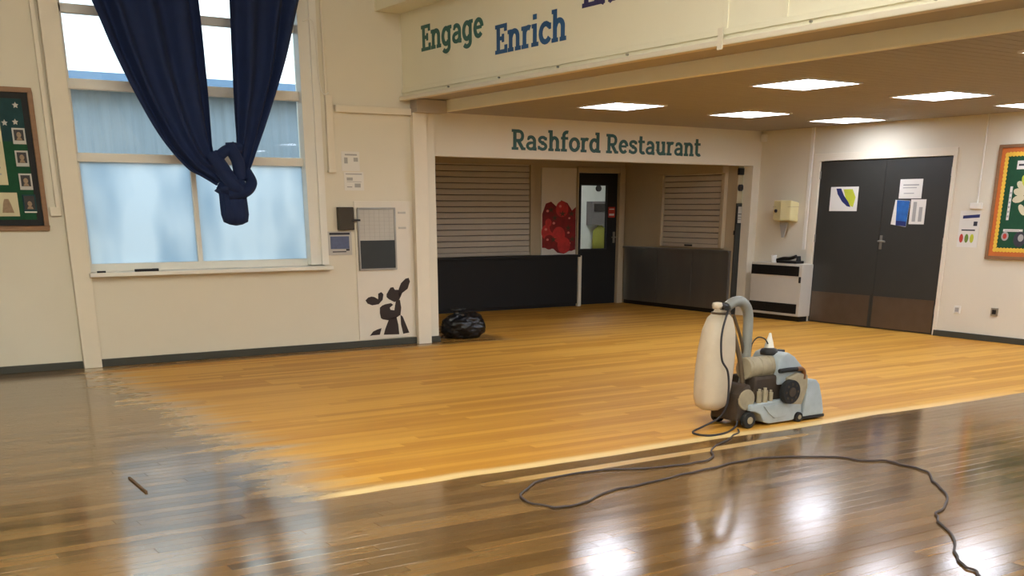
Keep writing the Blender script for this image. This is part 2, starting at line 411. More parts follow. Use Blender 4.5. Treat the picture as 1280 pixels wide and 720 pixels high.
wb = M_()
ZS, ZT, XL1, XR1 = .86, 4.05, 2.42, 4.86          # window opening
wb.box(X0, XL1, YW, YW + .28, 0, HALL_Z); wb.box(XR1, 6.25, YW, YW + .28, 0, 2.6); wb.box(XR1, XB, YW, YW + .28, 2.6, HALL_Z)
wb.box(XL1, XR1, YW, YW + .28, 0, ZS); wb.box(XL1, XR1, YW, YW + .28, ZT, HALL_Z)
struct('wall_back', wb, M['wall'])
struct('wall_left', M_().box(X0 - .2, X0, Y0 - .2, YW + .28, 0, HALL_Z), M['wall'])
struct('wall_front', M_().box(X0 - .2, 12.0, Y0 - .2, Y0, 0, HALL_Z), M['wall'])
struct('ceiling_hall', M_().box(X0 - .2, XB, Y0 - .2, YW + .28, HALL_Z, HALL_Z + .15), M['hallceil'])['label'] = 'high hall ceiling'
DY0, DY1, DZ = 8.47, 10.50, 2.075                 # double door opening
wr = M_()
wr.box(XR, XR + .2, Y0 - .2, DY0, 0, 2.7); wr.box(XR, XR + .2, DY1, 11.95, 0, 2.7); wr.box(XR, XR + .2, DY0, DY1, DZ, 2.7)
struct('wall_right', wr, M['wall'])
hw = M_()
HD.box(hw, -.02, 5.29, 2.045, 2.6, 0, -.16); HD.box(hw, 5.29, 5.44, 0, 2.6, 0, -.16)
hw.box(6.13, 6.27, YW + .02, YW + .3, 0, 2.6)
struct('wall_header', hw, M['wall'])

# dining ceiling: boards over a slab
cl = struct('ceiling', M_().box(6.36, 12.0, Y0, 11.62, DIN_Z + .02, DIN_Z + .2), M['ceil'])
pk = M_(); y = Y0
while y < 11.55:
    pk.box(6.37, 11.72, y + .004, min(y + .12, 11.6) - .004, DIN_Z, DIN_Z + .02); y += .12
o = obj('ceiling_boards', pk, M['ceil'], cl); o['kind'] = 'stuff'

# beam between hall and dining end
bm_ = M_().box(XB, 6.36, Y0, YW, 2.62, HALL_Z)
beam = struct('trim_beam', bm_, M['beam']); beam['label'] = 'deep cream beam over the opening to the dining area'
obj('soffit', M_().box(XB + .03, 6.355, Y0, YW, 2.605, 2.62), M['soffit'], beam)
obj('inner_edge', M_().box(6.33, 6.40, Y0, YW, 2.49, 2.62), M['beam'], beam, .01)
lip = M_().box(XB - .05, XB + .03, Y0, YW, 2.585, 2.625)
obj('lip', lip, M['cream'], beam, .008)
obj('bead', M_().box(XB - .015, XB, Y0, YW, 2.66, 2.70), M['beam'], beam, .004)
obj('boxing', M_().box(5.58, XB, Y0, YW, 3.43, HALL_Z), M['beam'], beam)
for yy in (6.25, 5.68):
    obj('cover_strip', M_().box(XB - .012, XB, yy - .022, yy + .022, 2.70, 3.43), M['beam'], beam, .003)
obj('conduit_clip', M_().box(XB - .06, XB - .05, 6.22, 6.27, 2.56, 2.70), M['cream'], beam)
for k in range(7):
    yy = 10.2 - k * .95
    if abs(yy - 6.25) > .2: obj('screw_head', M_().cyl((XB - .02, yy, 2.645), (XB, yy, 2.645), .008, seg=8), M['metal'], beam)

# columns, ledge, skirting
struct('trim_1', M_().box(5.955, 6.125, YW - .07, YW, 0, 2.47), M['cream'], .006)['label'] = 'slim cream post between the window wall and the restaurant opening'
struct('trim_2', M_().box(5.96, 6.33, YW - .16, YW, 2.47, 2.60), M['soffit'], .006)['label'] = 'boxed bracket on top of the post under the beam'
struct('trim_3', M_().box(5.06, 5.95, YW - .05, YW, 2.44, 2.51), M['cream'], .006)['label'] = 'cream ledge across the window wall beside the beam'
struct('trim_4', M_().box(2.25, 2.42, YW - .06, YW, 0, HALL_Z), M['cream'], .006)['label'] = 'cream pier at the left side of the window'
struct('baseboard_back', M_().box(X0, 2.25, YW - .025, YW, 0, .07).box(2.42, 5.955, YW - .025, YW, 0, .075).box(6.125, 6.27, YW - .02, YW + .02, 0, .07), M['baseboard'], .004)
struct('baseboard_right', M_().box(XR - .025, XR, Y0, DY0 - .02, 0, .07), M['baseboard'], .004)
struct('trim_5', M_().box(XR - .02, XR, 10.64, 10.69, .95, 2.5), M['white'])['label'] = 'thin white conduit beside the double door'

# window
win = struct('window_1', WW.ring(M_(), XL1, XR1, ZS + .04, ZT, .05, -.16, -.10), M['white'], .005)
win['label'] = 'tall white framed window, frosted lower panes, behind the tied curtain'
yf0, yf1 = YW + .09, YW + .15
def wpart(name, *b): return obj(name, M_().box(*b), M['white'], win, .006)
wpart('right_jamb', 4.71, XR1, YW + .0, yf1, ZS + .05, ZT)
wpart('architrave', XR1 - .03, XR1 + .05, YW - .02, YW, ZS + .05, ZT)
wpart('bottom_rail', XL1, 4.71, yf0, yf1, ZS + .04, .975)
wpart('lower_rail', XL1, 4.71, yf0 - .03, yf1, 1.905, 1.985)
wpart('middle_rail', XL1, 4.71, yf0 - .02, yf1, 2.535, 2.625)
wpart('transom', XL1, 4.71, yf0, yf1, 3.17, 3.25)
wpart('mullion', 3.52, 3.57, yf0, yf1, .97, 1.91)
wpart('upper_mullion', 3.52, 3.57, yf0, yf1, 1.98, 4.0)
wpart('left_stile', XL1 + .0, XL1 + .05, yf0, yf1, .97, 4.0)
obj('sill', M_().box(XL1 - .02, XR1 + .06, YW - .11, YW + .12, .862, .90), M['white'], win, .006)
for (a0, a1) in ((2.47, 3.52), (3.57, 4.71)):
    obj('frosted_pane', M_().box(a0, a1, YW + .115, YW + .121, .975, 1.905), M['frost'], win)
    for (z0, z1) in ((1.985, 2.535), (2.625, 3.17), (3.25, 4.0)):
        obj('clear_pane', M_().box(a0, a1, YW + .115, YW + .121, z0, z1), M['glass'], win)

# restaurant alcove behind the header
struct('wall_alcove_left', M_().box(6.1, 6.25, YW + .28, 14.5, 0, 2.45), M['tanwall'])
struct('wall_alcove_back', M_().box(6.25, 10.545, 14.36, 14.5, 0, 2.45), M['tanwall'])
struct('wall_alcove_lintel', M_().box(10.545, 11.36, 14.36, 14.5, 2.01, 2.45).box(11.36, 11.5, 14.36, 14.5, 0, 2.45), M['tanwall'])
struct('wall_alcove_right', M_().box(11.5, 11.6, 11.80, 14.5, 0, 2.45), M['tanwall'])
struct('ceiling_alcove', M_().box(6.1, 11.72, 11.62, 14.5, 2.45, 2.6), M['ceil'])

# ------------------------------------------------------------------ outside the window
struct('ground_outside', M_().box(-25, 6.0, YW + .3, 60, -.3, -.15), M['ground'])
ob = thing('outbuilding', 'grey clad building with dark roof seen through the clear window panes', 'building', (3.5, 16, -.15))
wl = M_(); x = -3.0
pts = []
while x < 10.0:
    pts += [(x, 16.0), (x + .10, 16.0), (x + .14, 15.98), (x + .24, 15.98)]; x += .28
vs = [(px, py_, -.15) for px, py_ in pts] + [(px, py_, 3.02) for px, py_ in pts]; n_ = len(pts)
wl.add(vs, [(i, i + 1, i + 1 + n_, i + n_) for i in range(n_ - 1)])
wl.box(-3, 10, 16.01, 20, -.15, 3.0)
obj('cladding', wl, M['outwall'], ob)
obj('roof', M_().prism([(-3.2, 15.8, 3.0), (-3.2, 17.6, 3.36), (-3.2, 20.1, 3.0)], (13.4, 0, 0)), M['outroof'], ob)
obj('gutter', M_().tube([(-3.2, 15.75, 3.0), (3, 15.75, 3.0), (10.2, 15.75, 3.0)], .06), M['white'], ob)

# ------------------------------------------------------------------ curtain
cur = thing('curtain', 'navy blue curtain, both halves tied together in a knot in front of the window', 'curtain', (3.8, YW - .25, 1.33))
def lerp_list(L, t):
    L = catmull([Vector((a, b, 0)) for a, b in L], 6); k = t * (len(L) - 1); i = min(int(k), len(L) - 2); return L[i].lerp(L[i + 1], k - i)
def drape(Lf, Rt, nf, ph, rows=60, cols=110):
    mb = MB(); front = []
    for j in range(rows + 1):
        t = j / rows; a = lerp_list(Lf, t); b = lerp_list(Rt, t); wd = (b - a).length
        row = []
        for i in range(cols + 1):
            u = i / cols; p = a.lerp(b, u)
            amp = .014 + .05 * min(1, wd / 1.2) 
            f = 2 * math.pi * nf * (u + .06 * math.sin(5 * u + ph)) + ph
            d = amp * (math.sin(f) + .25 * math.sin(1.7 * f + 1.3 + t * 2)) * (1 - .3 * t)
            d += .02 * noise.noise(Vector((u * 5, t * 3, ph)))
            belly = .10 * math.sin(math.pi * min(1, max(0, u))) * t
            row.append((p.x, YW - .24 - d - belly, p.y))
        front.append(row)
    V = [v for r in front for v in r]; n = cols + 1
    back = [(v[0], v[1] + .012, v[2]) for v in V]
    mb.add(V, [(j * n + i, j * n + i + 1, (j + 1) * n + i + 1, (j + 1) * n + i) for j in range(rows) for i in range(cols)], True)
    mb.add(back, [(j * n + i, (j + 1) * n + i, (j + 1) * n + i + 1, j * n + i + 1) for j in range(rows) for i in range(cols)], True)
    for i0, i1 in ((0, 0), (cols, cols)):
        for j in range(rows): mb.add([V[j * n + i0], back[j * n + i0], back[(j + 1) * n + i1], V[(j + 1) * n + i1]], [(0, 1, 2, 3)])
    return mb
obj('left_drape', drape([(2.25, 4.25), (2.66, 3.24), (2.80, 2.86), (2.97, 2.47), (3.16, 2.12), (3.38, 1.86), (3.52, 1.78), (3.66, 1.70)],
                        [(3.58, 4.25), (3.63, 3.32), (3.645, 2.72), (3.65, 2.4), (3.65, 2.18), (3.65, 2.04), (3.68, 1.95), (3.74, 1.86)], 4.2, .3), M['curtain'], cur)
obj('right_drape', drape([(3.97, 4.25), (3.94, 3.35), (3.91, 2.59), (3.90, 2.3), (3.90, 2.12), (3.885, 1.95), (3.84, 1.78)],
                         [(4.95, 4.25), (4.66, 3.42), (4.48, 2.87), (4.25, 2.32), (4.08, 1.96), (4.00, 1.81), (3.93, 1.69)], 3.4, 1.7), M['curtain'], cur)
yk = YW - .30
kn = M_()
def blob(mb, c, rx, ry, rz, amp=.12, seg=20, rings=12, fr=5.0):
    prof = [(max(.002, math.sin(math.pi * k / rings)), -math.cos(math.pi * k / rings)) for k in range(rings + 1)]
    vs = []
    for r, z in prof:
        for i in range(seg):
            t = 2 * math.pi * i / seg; d = Vector((r * math.cos(t), r * math.sin(t), z))
            k = 1 + amp * noise.noise(d * fr * .5 + Vector(c)) + amp * .5 * noise.noise(d * fr + Vector(c))
            vs.append((c[0] + d.x * rx * k, c[1] + d.y * ry * k, c[2] + d.z * rz * k))
    n = len(prof)
    mb.add(vs, [(j * seg + i, j * seg + (i + 1) % seg, (j + 1) * seg + (i + 1) % seg, (j + 1) * seg + i) for j in range(n - 1) for i in range(seg)], True)
    return mb
blob(kn, (3.80, yk, 1.68), .165, .12, .10, .3)
kn.tube([(3.66, yk + .02, 1.95), (3.70, yk - .05, 1.83), (3.78, yk - .10, 1.70), (3.90, yk - .06, 1.62)], .062, 10)
kn.tube([(3.96, yk + .02, 1.83), (3.97, yk - .08, 1.72), (3.88, yk - .10, 1.64), (3.74, yk - .06, 1.62)], .055, 10)
obj('knot', kn, M['curtain'], cur)
kl = M_()
kl.tube([(3.66, yk, 1.90), (3.70, yk - .03, 1.98), (3.78, yk - .04, 2.03), (3.90, yk - .02, 2.04)], .050, 10)
kl.tube([(3.78, yk - .03, 2.07), (3.83, yk - .05, 1.98), (3.86, yk - .05, 1.90), (3.87, yk - .04, 1.76)], .062, 10)
kl.tube([(3.63, yk + .02, 1.98), (3.68, yk - .03, 1.88), (3.74, yk - .05, 1.78), (3.80, yk - .05, 1.70)], .075, 10)
kl.tube([(3.76, yk - .02, 2.07), (3.84, yk - .03, 2.075), (3.92, yk, 2.06)], .022, 8)
obj('loop', kl, M['curtain'], cur)
obj('tail', M_().lathe([(.01, 1.325), (.06, 1.335), (.112, 1.36), (.127, 1.43), (.127, 1.52), (.125, 1.60), (.13, 1.68)], (3.80, yk, 0), 48, 1.06, .75,
    shift=lambda z: (.03 * (1.6 - z), 0), wob=lambda t, z: .07 * math.sin(9 * t + z * 3) + .04 * math.sin(4 * t)), M['curtain'], cur)
cr = thing('curtain_rail', 'white curtain rail above the window', 'rail', (3.6, YW - .24, 4.25))
obj('rail', M_().box(2.0, 5.2, YW - .27, YW - .21, 4.255, 4.29), M['white'], cr)
for xx in (2.1, 5.05): obj('bracket', M_().box(xx, xx + .04, YW - .24, YW, 4.29, 4.31), M['white'], cr)

# ------------------------------------------------------------------ things on the sill
mk = thing('marker_pen', 'black marker pen lying on the window sill', 'pen', (2.95, YW - .07, .90))
obj('barrel', M_().cyl((2.83, YW - .07, .913), (3.0, YW - .07, .913), .013), M['black'], mk)
obj('cap', M_().cyl((3.0, YW - .07, .913), (3.06, YW - .07, .913), .0145), M['black'], mk)
mk = thing('marker_pen', 'thin white pen with a dark cap at the left end of the sill', 'pen', (2.55, YW - .08, .90))
obj('barrel', M_().cyl((2.55, YW - .08, .908), (2.68, YW - .06, .908), .008), M['white'], mk)
obj('cap', M_().cyl((2.47, YW - .092, .909), (2.55, YW - .08, .909), .009), M['black'], mk)

# ------------------------------------------------------------------ wall fittings on the window wall
t = thing('cable_trunking', 'cream plastic cable trunking running down beside the window', 'trunking', (4.99, YW, 1.85))
obj('channel', WW.box(M_(), 4.955, 5.03, 1.85, 2.60, 0, .045), M['cream'], t, .005)
obj('end_cap', WW.box(M_(), 4.95, 5.035, 1.845, 1.87, 0, .05), M['cream'], t, .004)
obj('conduit', M_().tube([(4.965, YW - .02, 4.4), (4.965, YW - .02, 3.5), (4.975, YW - .02, 2.6)], .014), M['cream'], t)
tag(obj('window_cable', M_().tube([(4.76, YW - .02, 3.27), (4.86, YW - .045, 3.27), (4.88, YW - .05, 3.0), (4.90, YW - .05, 2.68), (4.94, YW - .05, 2.60), (4.99, YW - .05, 2.62)], .006),
        M['white']), 'thin white cable hanging down the right side of the window frame', 'cable')
t = thing('cable_trunking', 'cream cable trunking beside the green notice board, left of the pier', 'trunking', (2.20, YW, 1.4))
obj('channel', WW.box(M_(), 2.185, 2.225, 1.42, HALL_Z, 0, .03), M['cream'], t, .004)
obj('outlet_box', WW.box(M_(), 2.13, 2.215, 1.42, 1.50, 0, .035), M['cream'], t, .004)

def bars(F, rows, m, par, c0=.0035, c1=.0042, name='printed_lines'):
    mb = M_()
    for (a0, a1, b0, b1) in rows: F.box(mb, a0, a1, b0, b1, c0, c1)
    return obj(name, mb, m, par)
def sheet(F, name, label, cat, a0, a1, b0, b1, m, c=.0, group=None, th=.003):
    t = thing(name, label, cat, F.p((a0 + a1) / 2, b0, c), group)
    obj('sheet', F.box(M_(), a0, a1, b0, b1, c, c + th), m, t); return t
t = sheet(WW, 'notice', 'white notice with a grey picture, upper of two beside the trunking', 'notice', 5.12, 5.33, 1.865, 2.06, M['paper'])
bars(WW, [(5.16, 5.30, 2.02, 2.035), (5.15, 5.19, 1.94, 2.0), (5.26, 5.31, 1.96, 2.0)], M['print_grey'], t)
t = sheet(WW, 'notice', 'pale notice with faint grey printing, lower of two beside the trunking', 'notice', 5.14, 5.37, 1.67, 1.855, M['paper'])
bars(WW, [(5.16, 5.35, 1.83, 1.84), (5.17, 5.24, 1.77, 1.80), (5.26, 5.33, 1.70, 1.74), (5.17, 5.23, 1.70, 1.71), (5.17, 5.34, 1.755, 1.76)], M['print_grey'], t)
t = thing('door_entry_box', 'small dark brown wall box with a lever beside the planner board', 'box', WW.p(5.12, 1.265, 0))
obj('body', WW.box(M_(), 5.03, 5.21, 1.265, 1.50, 0, .06), M['olive'], t, .008)
obj('lever', WW.box(M_(), 5.18, 5.28, 1.355, 1.375, .045, .07), M['black'], t, .004)
t = sheet(WW, 'safety_notice', 'framed blue-grey notice below the dark brown wall box', 'notice', 4.91, 5.19, 1.005, 1.25, M['planner'], th=.012)
obj('print_panel', WW.box(M_(), 4.94, 5.16, 1.07, 1.20, .012, .014), M['bluesheet'], t)
obj('header_strip', WW.box(M_(), 4.93, 5.17, 1.215, 1.238, .012, .014), M['print_dark'], t)
bars(WW, [(4.96, 5.12, 1.035, 1.045), (5.12, 5.16, 1.05, 1.068)], M['print_dark'], t, .012, .0145)
d2 = struct('door_2', WW.box(M_(), 5.235, 5.945, .085, 1.56, 0, .012), M['panel'], .004); d2['label'] = 'flush white panel door beside the cream post, with cow decal'
t = thing('planner_board', 'framed board on the white panel, pale grid above and dark slate below', 'board', WW.p(5.49, .84, .012))
obj('frame', WW.ring(M_(), 5.265, 5.725, .835, 1.495, .018, .012, .034), M['metal'], t, .003)
obj('grid_sheet', WW.box(M_(), 5.283, 5.707, 1.152, 1.477, .012, .022), M['planner'], t)
bars(WW, [(5.283 + k * .0605, 5.286 + k * .0605, 1.16, 1.47) for k in range(1, 7)] + [(5.29, 5.70, 1.152 + k * .04, 1.1545 + k * .04) for k in range(1, 8)], M['grid'], t, .022, .023, 'grid_lines')
obj('slate_sheet', WW.box(M_(), 5.283, 5.707, .853, 1.152, .012, .025), M['slate'], t)
for i, (b, l) in enumerate(((1.43, 'upper of two small pale tags right of the planner board'), (1.27, 'lower of two small pale tags right of the planner board'))):
    tag(obj('wall_tag', WW.box(M_(), 5.765, 5.86, b, b + .022, .012, .017), M['planner'], None, .002, WW.p(5.81, b, .012)), l, 'tag')

# cow decal
t = thing('cow_decal', 'dark cow head decal peeking up at the bottom of the white panel', 'decal', WW.p(5.6, .12, .012))
for nm, pts in (('right_ear', [(5.745, .625), (5.775, .685), (5.834, .732), (5.875, .74), (5.889, .70), (5.858, .621), (5.785, .575), (5.77, .545), (5.735, .558)]),
        ('forehead', [(5.588, .571), (5.61, .60), (5.64, .641), (5.675, .645), (5.695, .615), (5.744, .613), (5.77, .545), (5.74, .497), (5.683, .481), (5.614, .515), (5.587, .54)]),
        ('left_ear', [(5.324, .515), (5.359, .544), (5.40, .553), (5.435, .547), (5.482, .52), (5.485, .581), (5.523, .597), (5.549, .572), (5.537, .512), (5.486, .466), (5.403, .457), (5.349, .478)]),
        ('muzzle', [(5.499, .428), (5.53, .45), (5.57, .462), (5.64, .471), (5.667, .451), (5.624, .422), (5.63, .398), (5.679, .389), (5.69, .44), (5.704, .492), (5.754, .503), (5.768, .416), (5.755, .336), (5.704, .308), (5.604, .282), (5.53, .296), (5.507, .312), (5.496, .367)]),
        ('neck', [(5.604, .288), (5.66, .31), (5.704, .314), (5.723, .232), (5.732, .119), (5.534, .125), (5.558, .192)]),
        ('shoulder', [(5.755, .336), (5.783, .316), (5.82, .23), (5.862, .13), (5.783, .122), (5.758, .23)]),
        ('chest', [(5.36, .123), (5.404, .17), (5.46, .19), (5.51, .201), (5.485, .128), (5.402, .127)])):
    obj(nm, WW.poly(M_(), pts, .012, .014), M['cow'], t)

# ------------------------------------------------------------------ green notice board at left
t = thing('notice_board', 'green felt notice board in an oak frame, left of the pier', 'board', WW.p(1.3, 1.29, 0))
obj('backing', WW.box(M_(), .55, 2.07, 1.335, 2.475, 0, .012), M['boardgreen'], t)
obj('teal_header', WW.box(M_(), .60, 2.03, 2.06, 2.44, .012, .014), M['boardteal'], t)
obj('paper_border', WW.ring(M_(), .55, 2.065, 1.335, 2.475, .055, .012, .016), M['border'], t)
obj('frame', WW.ring(M_(), .51, 2.105, 1.29, 2.515, .042, 0, .035), M['wood'], t, .006)
t = sheet(WW, 'pinned_sheet', 'large cream sheet on the green board beside the photo cards', 'paper', 1.25, 1.805, 1.69, 2.25, M['cream_paper'], .014)
bars(WW, [(1.30, 1.76, 2.16 - k * .055, 2.175 - k * .055) for k in range(8)], M['print_grey'], t, .017, .018)
t = sheet(WW, 'pinned_sheet', 'smaller cream sheet with a figure, low on the green board', 'paper', 1.66, 1.865, 1.42, 1.625, M['cream_paper'], .014)
obj('printed_figure', WW.poly(M_(), [(1.72, 1.45), (1.82, 1.45), (1.80, 1.53), (1.785, 1.57), (1.75, 1.57), (1.735, 1.53)], .017, .018), M['photo_skin'], t)
for (a0, a1, b0, b1, l) in ((1.895, 2.005, 2.04, 2.175, 'small framed photo card, topmost of four on the green board'),
                            (1.895, 2.005, 1.85, 1.985, 'small framed photo card, second from the top of the column'),
                            (1.90, 2.01, 1.65, 1.79, 'small framed photo card, third from the top of the column'),
                            (1.905, 2.02, 1.45, 1.61, 'dark teal photo card with white lower edge, lowest of four')):
    t = thing('photo_card', l, 'photo', WW.p(a0, b0, .014), 'photo cards on the green board')
    low = b0 < 1.5
    obj('card', WW.box(M_(), a0, a1, b0, b1, .014, .018), M['boardteal' if low else 'planner'], t)
    obj('photo', WW.box(M_(), a0 + .014, a1 - .014, b0 + .03, b1 - .014, .018, .019), M['photo_dark'], t)
    mb = WW.disc(M_(), (a0 + a1) / 2, b0 + .078, .02, .024, .019, .0195)
    WW.poly(mb, [(a0 + .03, b0 + .032), (a1 - .03, b0 + .032), (a1 - .04, b0 + .055), (a0 + .04, b0 + .055)], .019, .0195)
    obj('printed_figure', mb, M['photo_skin'], t)
    if low: obj('white_edge', WW.box(M_(), a0 + .005, a1 - .005, b0, b0 + .012, .018, .0195), M['paper'], t)
for (a, b, l) in ((1.845, 2.215, 'left of two tiny white star cut-outs on the teal header'), (1.935, 2.225, 'right of two tiny white star cut-outs on the teal header'), (1.955, 2.365, 'tiny white cut-out near the top corner of the green board')):
    t = thing('paper_cutout', l, 'paper', WW.p(a, b, .014))
    st = []
    for k in range(10):
        r_ = .028 if k % 2 == 0 else .014; st.append((a + r_ * math.sin(k * math.pi / 5), b + r_ * math.cos(k * math.pi / 5)))
    obj('cutout', WW.poly(M_(), st, .0145, .016), M['planner'], t)

# ------------------------------------------------------------------ lettering
SW, SF = .17, .135        # stem and serif weights, cap height = 1
def arc(cx, cy_, rx, ry, a0, a1, n=14):
    return [(cx + rx * math.cos(R(a0 + (a1 - a0) * k / n)), cy_ + ry * math.sin(R(a0 + (a1 - a0) * k / n))) for k in range(n + 1)]
h_ = SF / 2
def bar(x0, x1, y): return ([(x0, y), (x1, y)], SF)
XH = .74
G = {
 'E': (.66, [([(.18, 0), (.18, 1)], SW), bar(.02, .60, 1 - h_), bar(.02, .62, h_), bar(.18, .46, .52), ([(.56, 1), (.56, .74)], SF), ([(.58, 0), (.58, .28)], SF), ([(.43, .38), (.43, .66)], SF * .8)]),
 'R': (.74, [([(.18, 0), (.18, 1)], SW), bar(.02, .36, h_), bar(.02, .42, 1 - h_), ([(.18, .46), (.40, .46)] + arc(.42, .685, .17, .225, -90, 90) + [(.40, .91), (.18, .91)], SF * 1.1), ([(.36, .46), (.60, .06)], SW), bar(.52, .74, h_)]),
 'n': (.70, [([(.17, 0), (.17, XH)], SW), ([(.17, .46)] + arc(.36, .46, .17, .21, 150, 0) + [(.53, 0)], SW), bar(.02, .17, XH - h_), bar(.03, .31, h_), bar(.40, .68, h_)]),
 'h': (.70, [([(.17, 0), (.17, 1.04)], SW), ([(.17, .46)] + arc(.36, .46, .17, .21, 150, 0) + [(.53, 0)], SW), bar(.02, .17, 1.04 - h_), bar(.03, .31, h_), bar(.40, .68, h_)]),
 'u': (.70, [([(.17, XH)] + [(.17, .28)] + arc(.34, .28, .17, .21, 180, 330), SW), ([(.53, 0), (.53, XH)], SW), bar(.02, .17, XH - h_), bar(.39, .53, XH - h_), bar(.53, .68, h_)]),
 'r': (.50, [([(.17, 0), (.17, XH)], SW), ([(.17, .44)] + arc(.36, .46, .19, .21, 160, 60), SW), bar(.02, .17, XH - h_), bar(.03, .36, h_)]),
 'i': (.36, [([(.18, 0), (.18, XH)], SW), bar(.03, .18, XH - h_), bar(.02, .35, h_), ([(.18, .88), (.18, 1.05)], SW)]),
 'l': (.36, [([(.18, 0), (.18, 1.04)], SW), bar(.03, .18, 1.04 - h_), bar(.02, .35, h_)]),
 'c': (.60, [(arc(.33, .37, .23, .29, 40, 325), SW), ([(.53, .66), (.53, .46)], SF * .8)]),
 'e': (.62, [([(.12, .39), (.50, .39)], SF * .9), (arc(.32, .37, .21, .29, 5, 318, 20), SW * .95)]),
 'o': (.66, [(arc(.33, .37, .23, .29, 0, 360, 22), SW)]),
 'a': (.64, [([(.12, .60)] + arc(.30, .46, .19, .20, 140, 0) + [(.49, .08), (.60, .07)], SW * .95), (arc(.29, .22, .18, .15, 80, 320, 14), SW * .85), ([(.28, .38), (.48, .38)], SF * .9), ([(.42, .12), (.49, .2)], SF)]),
 's': (.58, [([(.47, .56)] + arc(.29, .54, .17, .13, 30, 270, 12) + arc(.29, .22, .18, .145, 90, -150, 12), SW * .88), ([(.47, .68), (.47, .52)], SF * .8), ([(.09, .06), (.09, .24)], SF * .8)]),
 'f': (.46, [([(.18, 0), (.18, .78)] + arc(.36, .80, .18, .18, 180, 70), SW), bar(.03, .42, XH - h_), bar(.03, .36, h_)]),
 'd': (.70, [(arc(.31, .37, .20, .29, 40, 320, 20), SW), ([(.52, 0), (.52, 1.04)], SW), bar(.37, .52, 1.04 - h_), bar(.52, .68, h_)]),
 't': (.46, [([(.18, .96), (.18, .24)] + arc(.33, .22, .15, .14, 180, 310), SW), bar(.02, .42, XH - h_)]),
 'g': (.68, [(arc(.31, .37, .20, .29, 40, 320, 20), SW), ([(.51, XH), (.51, -.02)] + arc(.31, -.04, .20, .16, 0, -150, 12), SW * .95), bar(.51, .66, XH - h_)]),
 'x': (.66, [([(.12, 0), (.54, XH)], SW), ([(.12, XH), (.54, 0)], SW), bar(.0, .26, XH - h_), bar(.40, .66, XH - h_), bar(.0, .26, h_), bar(.40, .66, h_)]),
}
def stroke_quads(pts, wd):
    n = len(pts); L, Rr = [], []
    for i in range(n):
        p = Vector(pts[i]); a = Vector(pts[max(i - 1, 0)]); b = Vector(pts[min(i + 1, n - 1)])
        d1 = (p - a).normalized() if i else (b - p).normalized(); d2 = (b - p).normalized() if i < n - 1 else d1
        d = (d1 + d2); d = d.normalized() if d.length > 1e-6 else d1
        nn = Vector((-d.y, d.x)); k = wd / 2 / max(.5, nn.dot(Vector((-d1.y, d1.x))))
        L.append(p + nn * k); Rr.append(p - nn * k)
    return L, Rr
def write(F, name, label, text, a_start, a_end, b0, cap, m, c=0.0):
    """a_start/a_end give the ends of the word on the wall frame, b0 the baseline"""
    tot = sum(.30 if ch == ' ' else G[ch][0] for ch in text); kx = (a_end - a_start) / tot
    t = thing(name, label, 'lettering', F.p(a_start, b0, c)); x = 0
    for ch in text:
        if ch == ' ': x += .30; continue
        wdt, st = G[ch]; mb = M_()
        for q, (pts, sw) in enumerate(st):
            L, Rr = stroke_quads(pts, sw); e = .0002 * q
            for i in range(len(pts) - 1):
                quad = [(a_start + kx * (x + v.x), b0 + cap * v.y) for v in (L[i], L[i + 1], Rr[i + 1], Rr[i])]
                F.poly(mb, quad, c, c + .004 + e)
        obj('letter', mb, m, t); x += wdt
    return t
write(BF, 'wall_lettering', "green word 'Engage' on the beam face, nearest the window wall", 'Engage', 10.76, 9.53, 3.02, .24, M['teal'])
write(BF, 'wall_lettering', "blue word 'Enrich' on the beam face, middle of the three", 'Enrich', 9.33, 8.19, 2.845, .245, M['blue'])
write(BF, 'wall_lettering', "dark violet word 'Excel' cut off by the top of the picture", 'Excel', 7.98, 7.0, 3.055, .245, M['violet'])
write(HD, 'wall_lettering', "dark teal words 'Rashford Restaurant' above the restaurant opening", 'Rashford Restaurant', 1.09, 4.235, 2.14, .225, M['tealdark'])

# ------------------------------------------------------------------ restaurant alcove
YA = 14.355
AW = Frame((0, YA, 0), (1, 0, 0), (0, -1, 0)); AR = Frame((11.497, 0, 0), (0, 1, 0), (-1, 0, 0))
def shutter(F, name, label, a0, a1, b0, b1, pitch):
    t = thing(name, label, 'shutter', F.p((a0 + a1) / 2, b0, 0))
    k = 0; b = b0 + .05; first = None
    while b < b1:
        if first is None:
            mb = M_(); top = min(b + pitch, b1)
            prof = [(b + .004, .012), (b + .004, .022), (b + .012, .028), (top - .016, .030), (top - .008, .028), (top - .003, .018), (top - .003, .012)]
            n_ = len(prof); vs = [F.p(a0, z, c) for z, c in prof] + [F.p(a1, z, c) for z, c in prof]
            mb.add(vs, [(i, (i + 1) % n_, (i + 1) % n_ + n_, i + n_) for i in range(n_)] + [tuple(range(n_)), tuple(range(2 * n_ - 1, n_ - 1, -1))])
            first = obj('slat', mb, M['blind'], t)
        else:
            c = first.copy(); c.location.z += pitch * k; COL.objects.link(c)
        k += 1; b += pitch
    obj('bottom_rail', F.box(M_(), a0, a1, b0, b0 + .05, .008, .04), M['blind'], t, .004)
    obj('backing', F.box(M_(), a0, a1, b0, b1 + .02, .0, .010), M['print_dark'], t)  # dark sheet added so the grooves between slats look shadowed
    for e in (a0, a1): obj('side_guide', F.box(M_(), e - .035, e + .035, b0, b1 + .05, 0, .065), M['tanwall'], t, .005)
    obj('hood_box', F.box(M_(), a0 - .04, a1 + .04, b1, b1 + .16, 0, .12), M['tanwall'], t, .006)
    return t
s1 = shutter(AW, 'roller_shutter', 'wide closed roller shutter above the black counter, left in the alcove', 6.9, 9.67, .80, 2.10, .082)
s2 = shutter(AR, 'roller_shutter', 'narrower closed roller shutter above the steel counter, right in the alcove', 12.03, 13.38, .93, 1.96, .08)
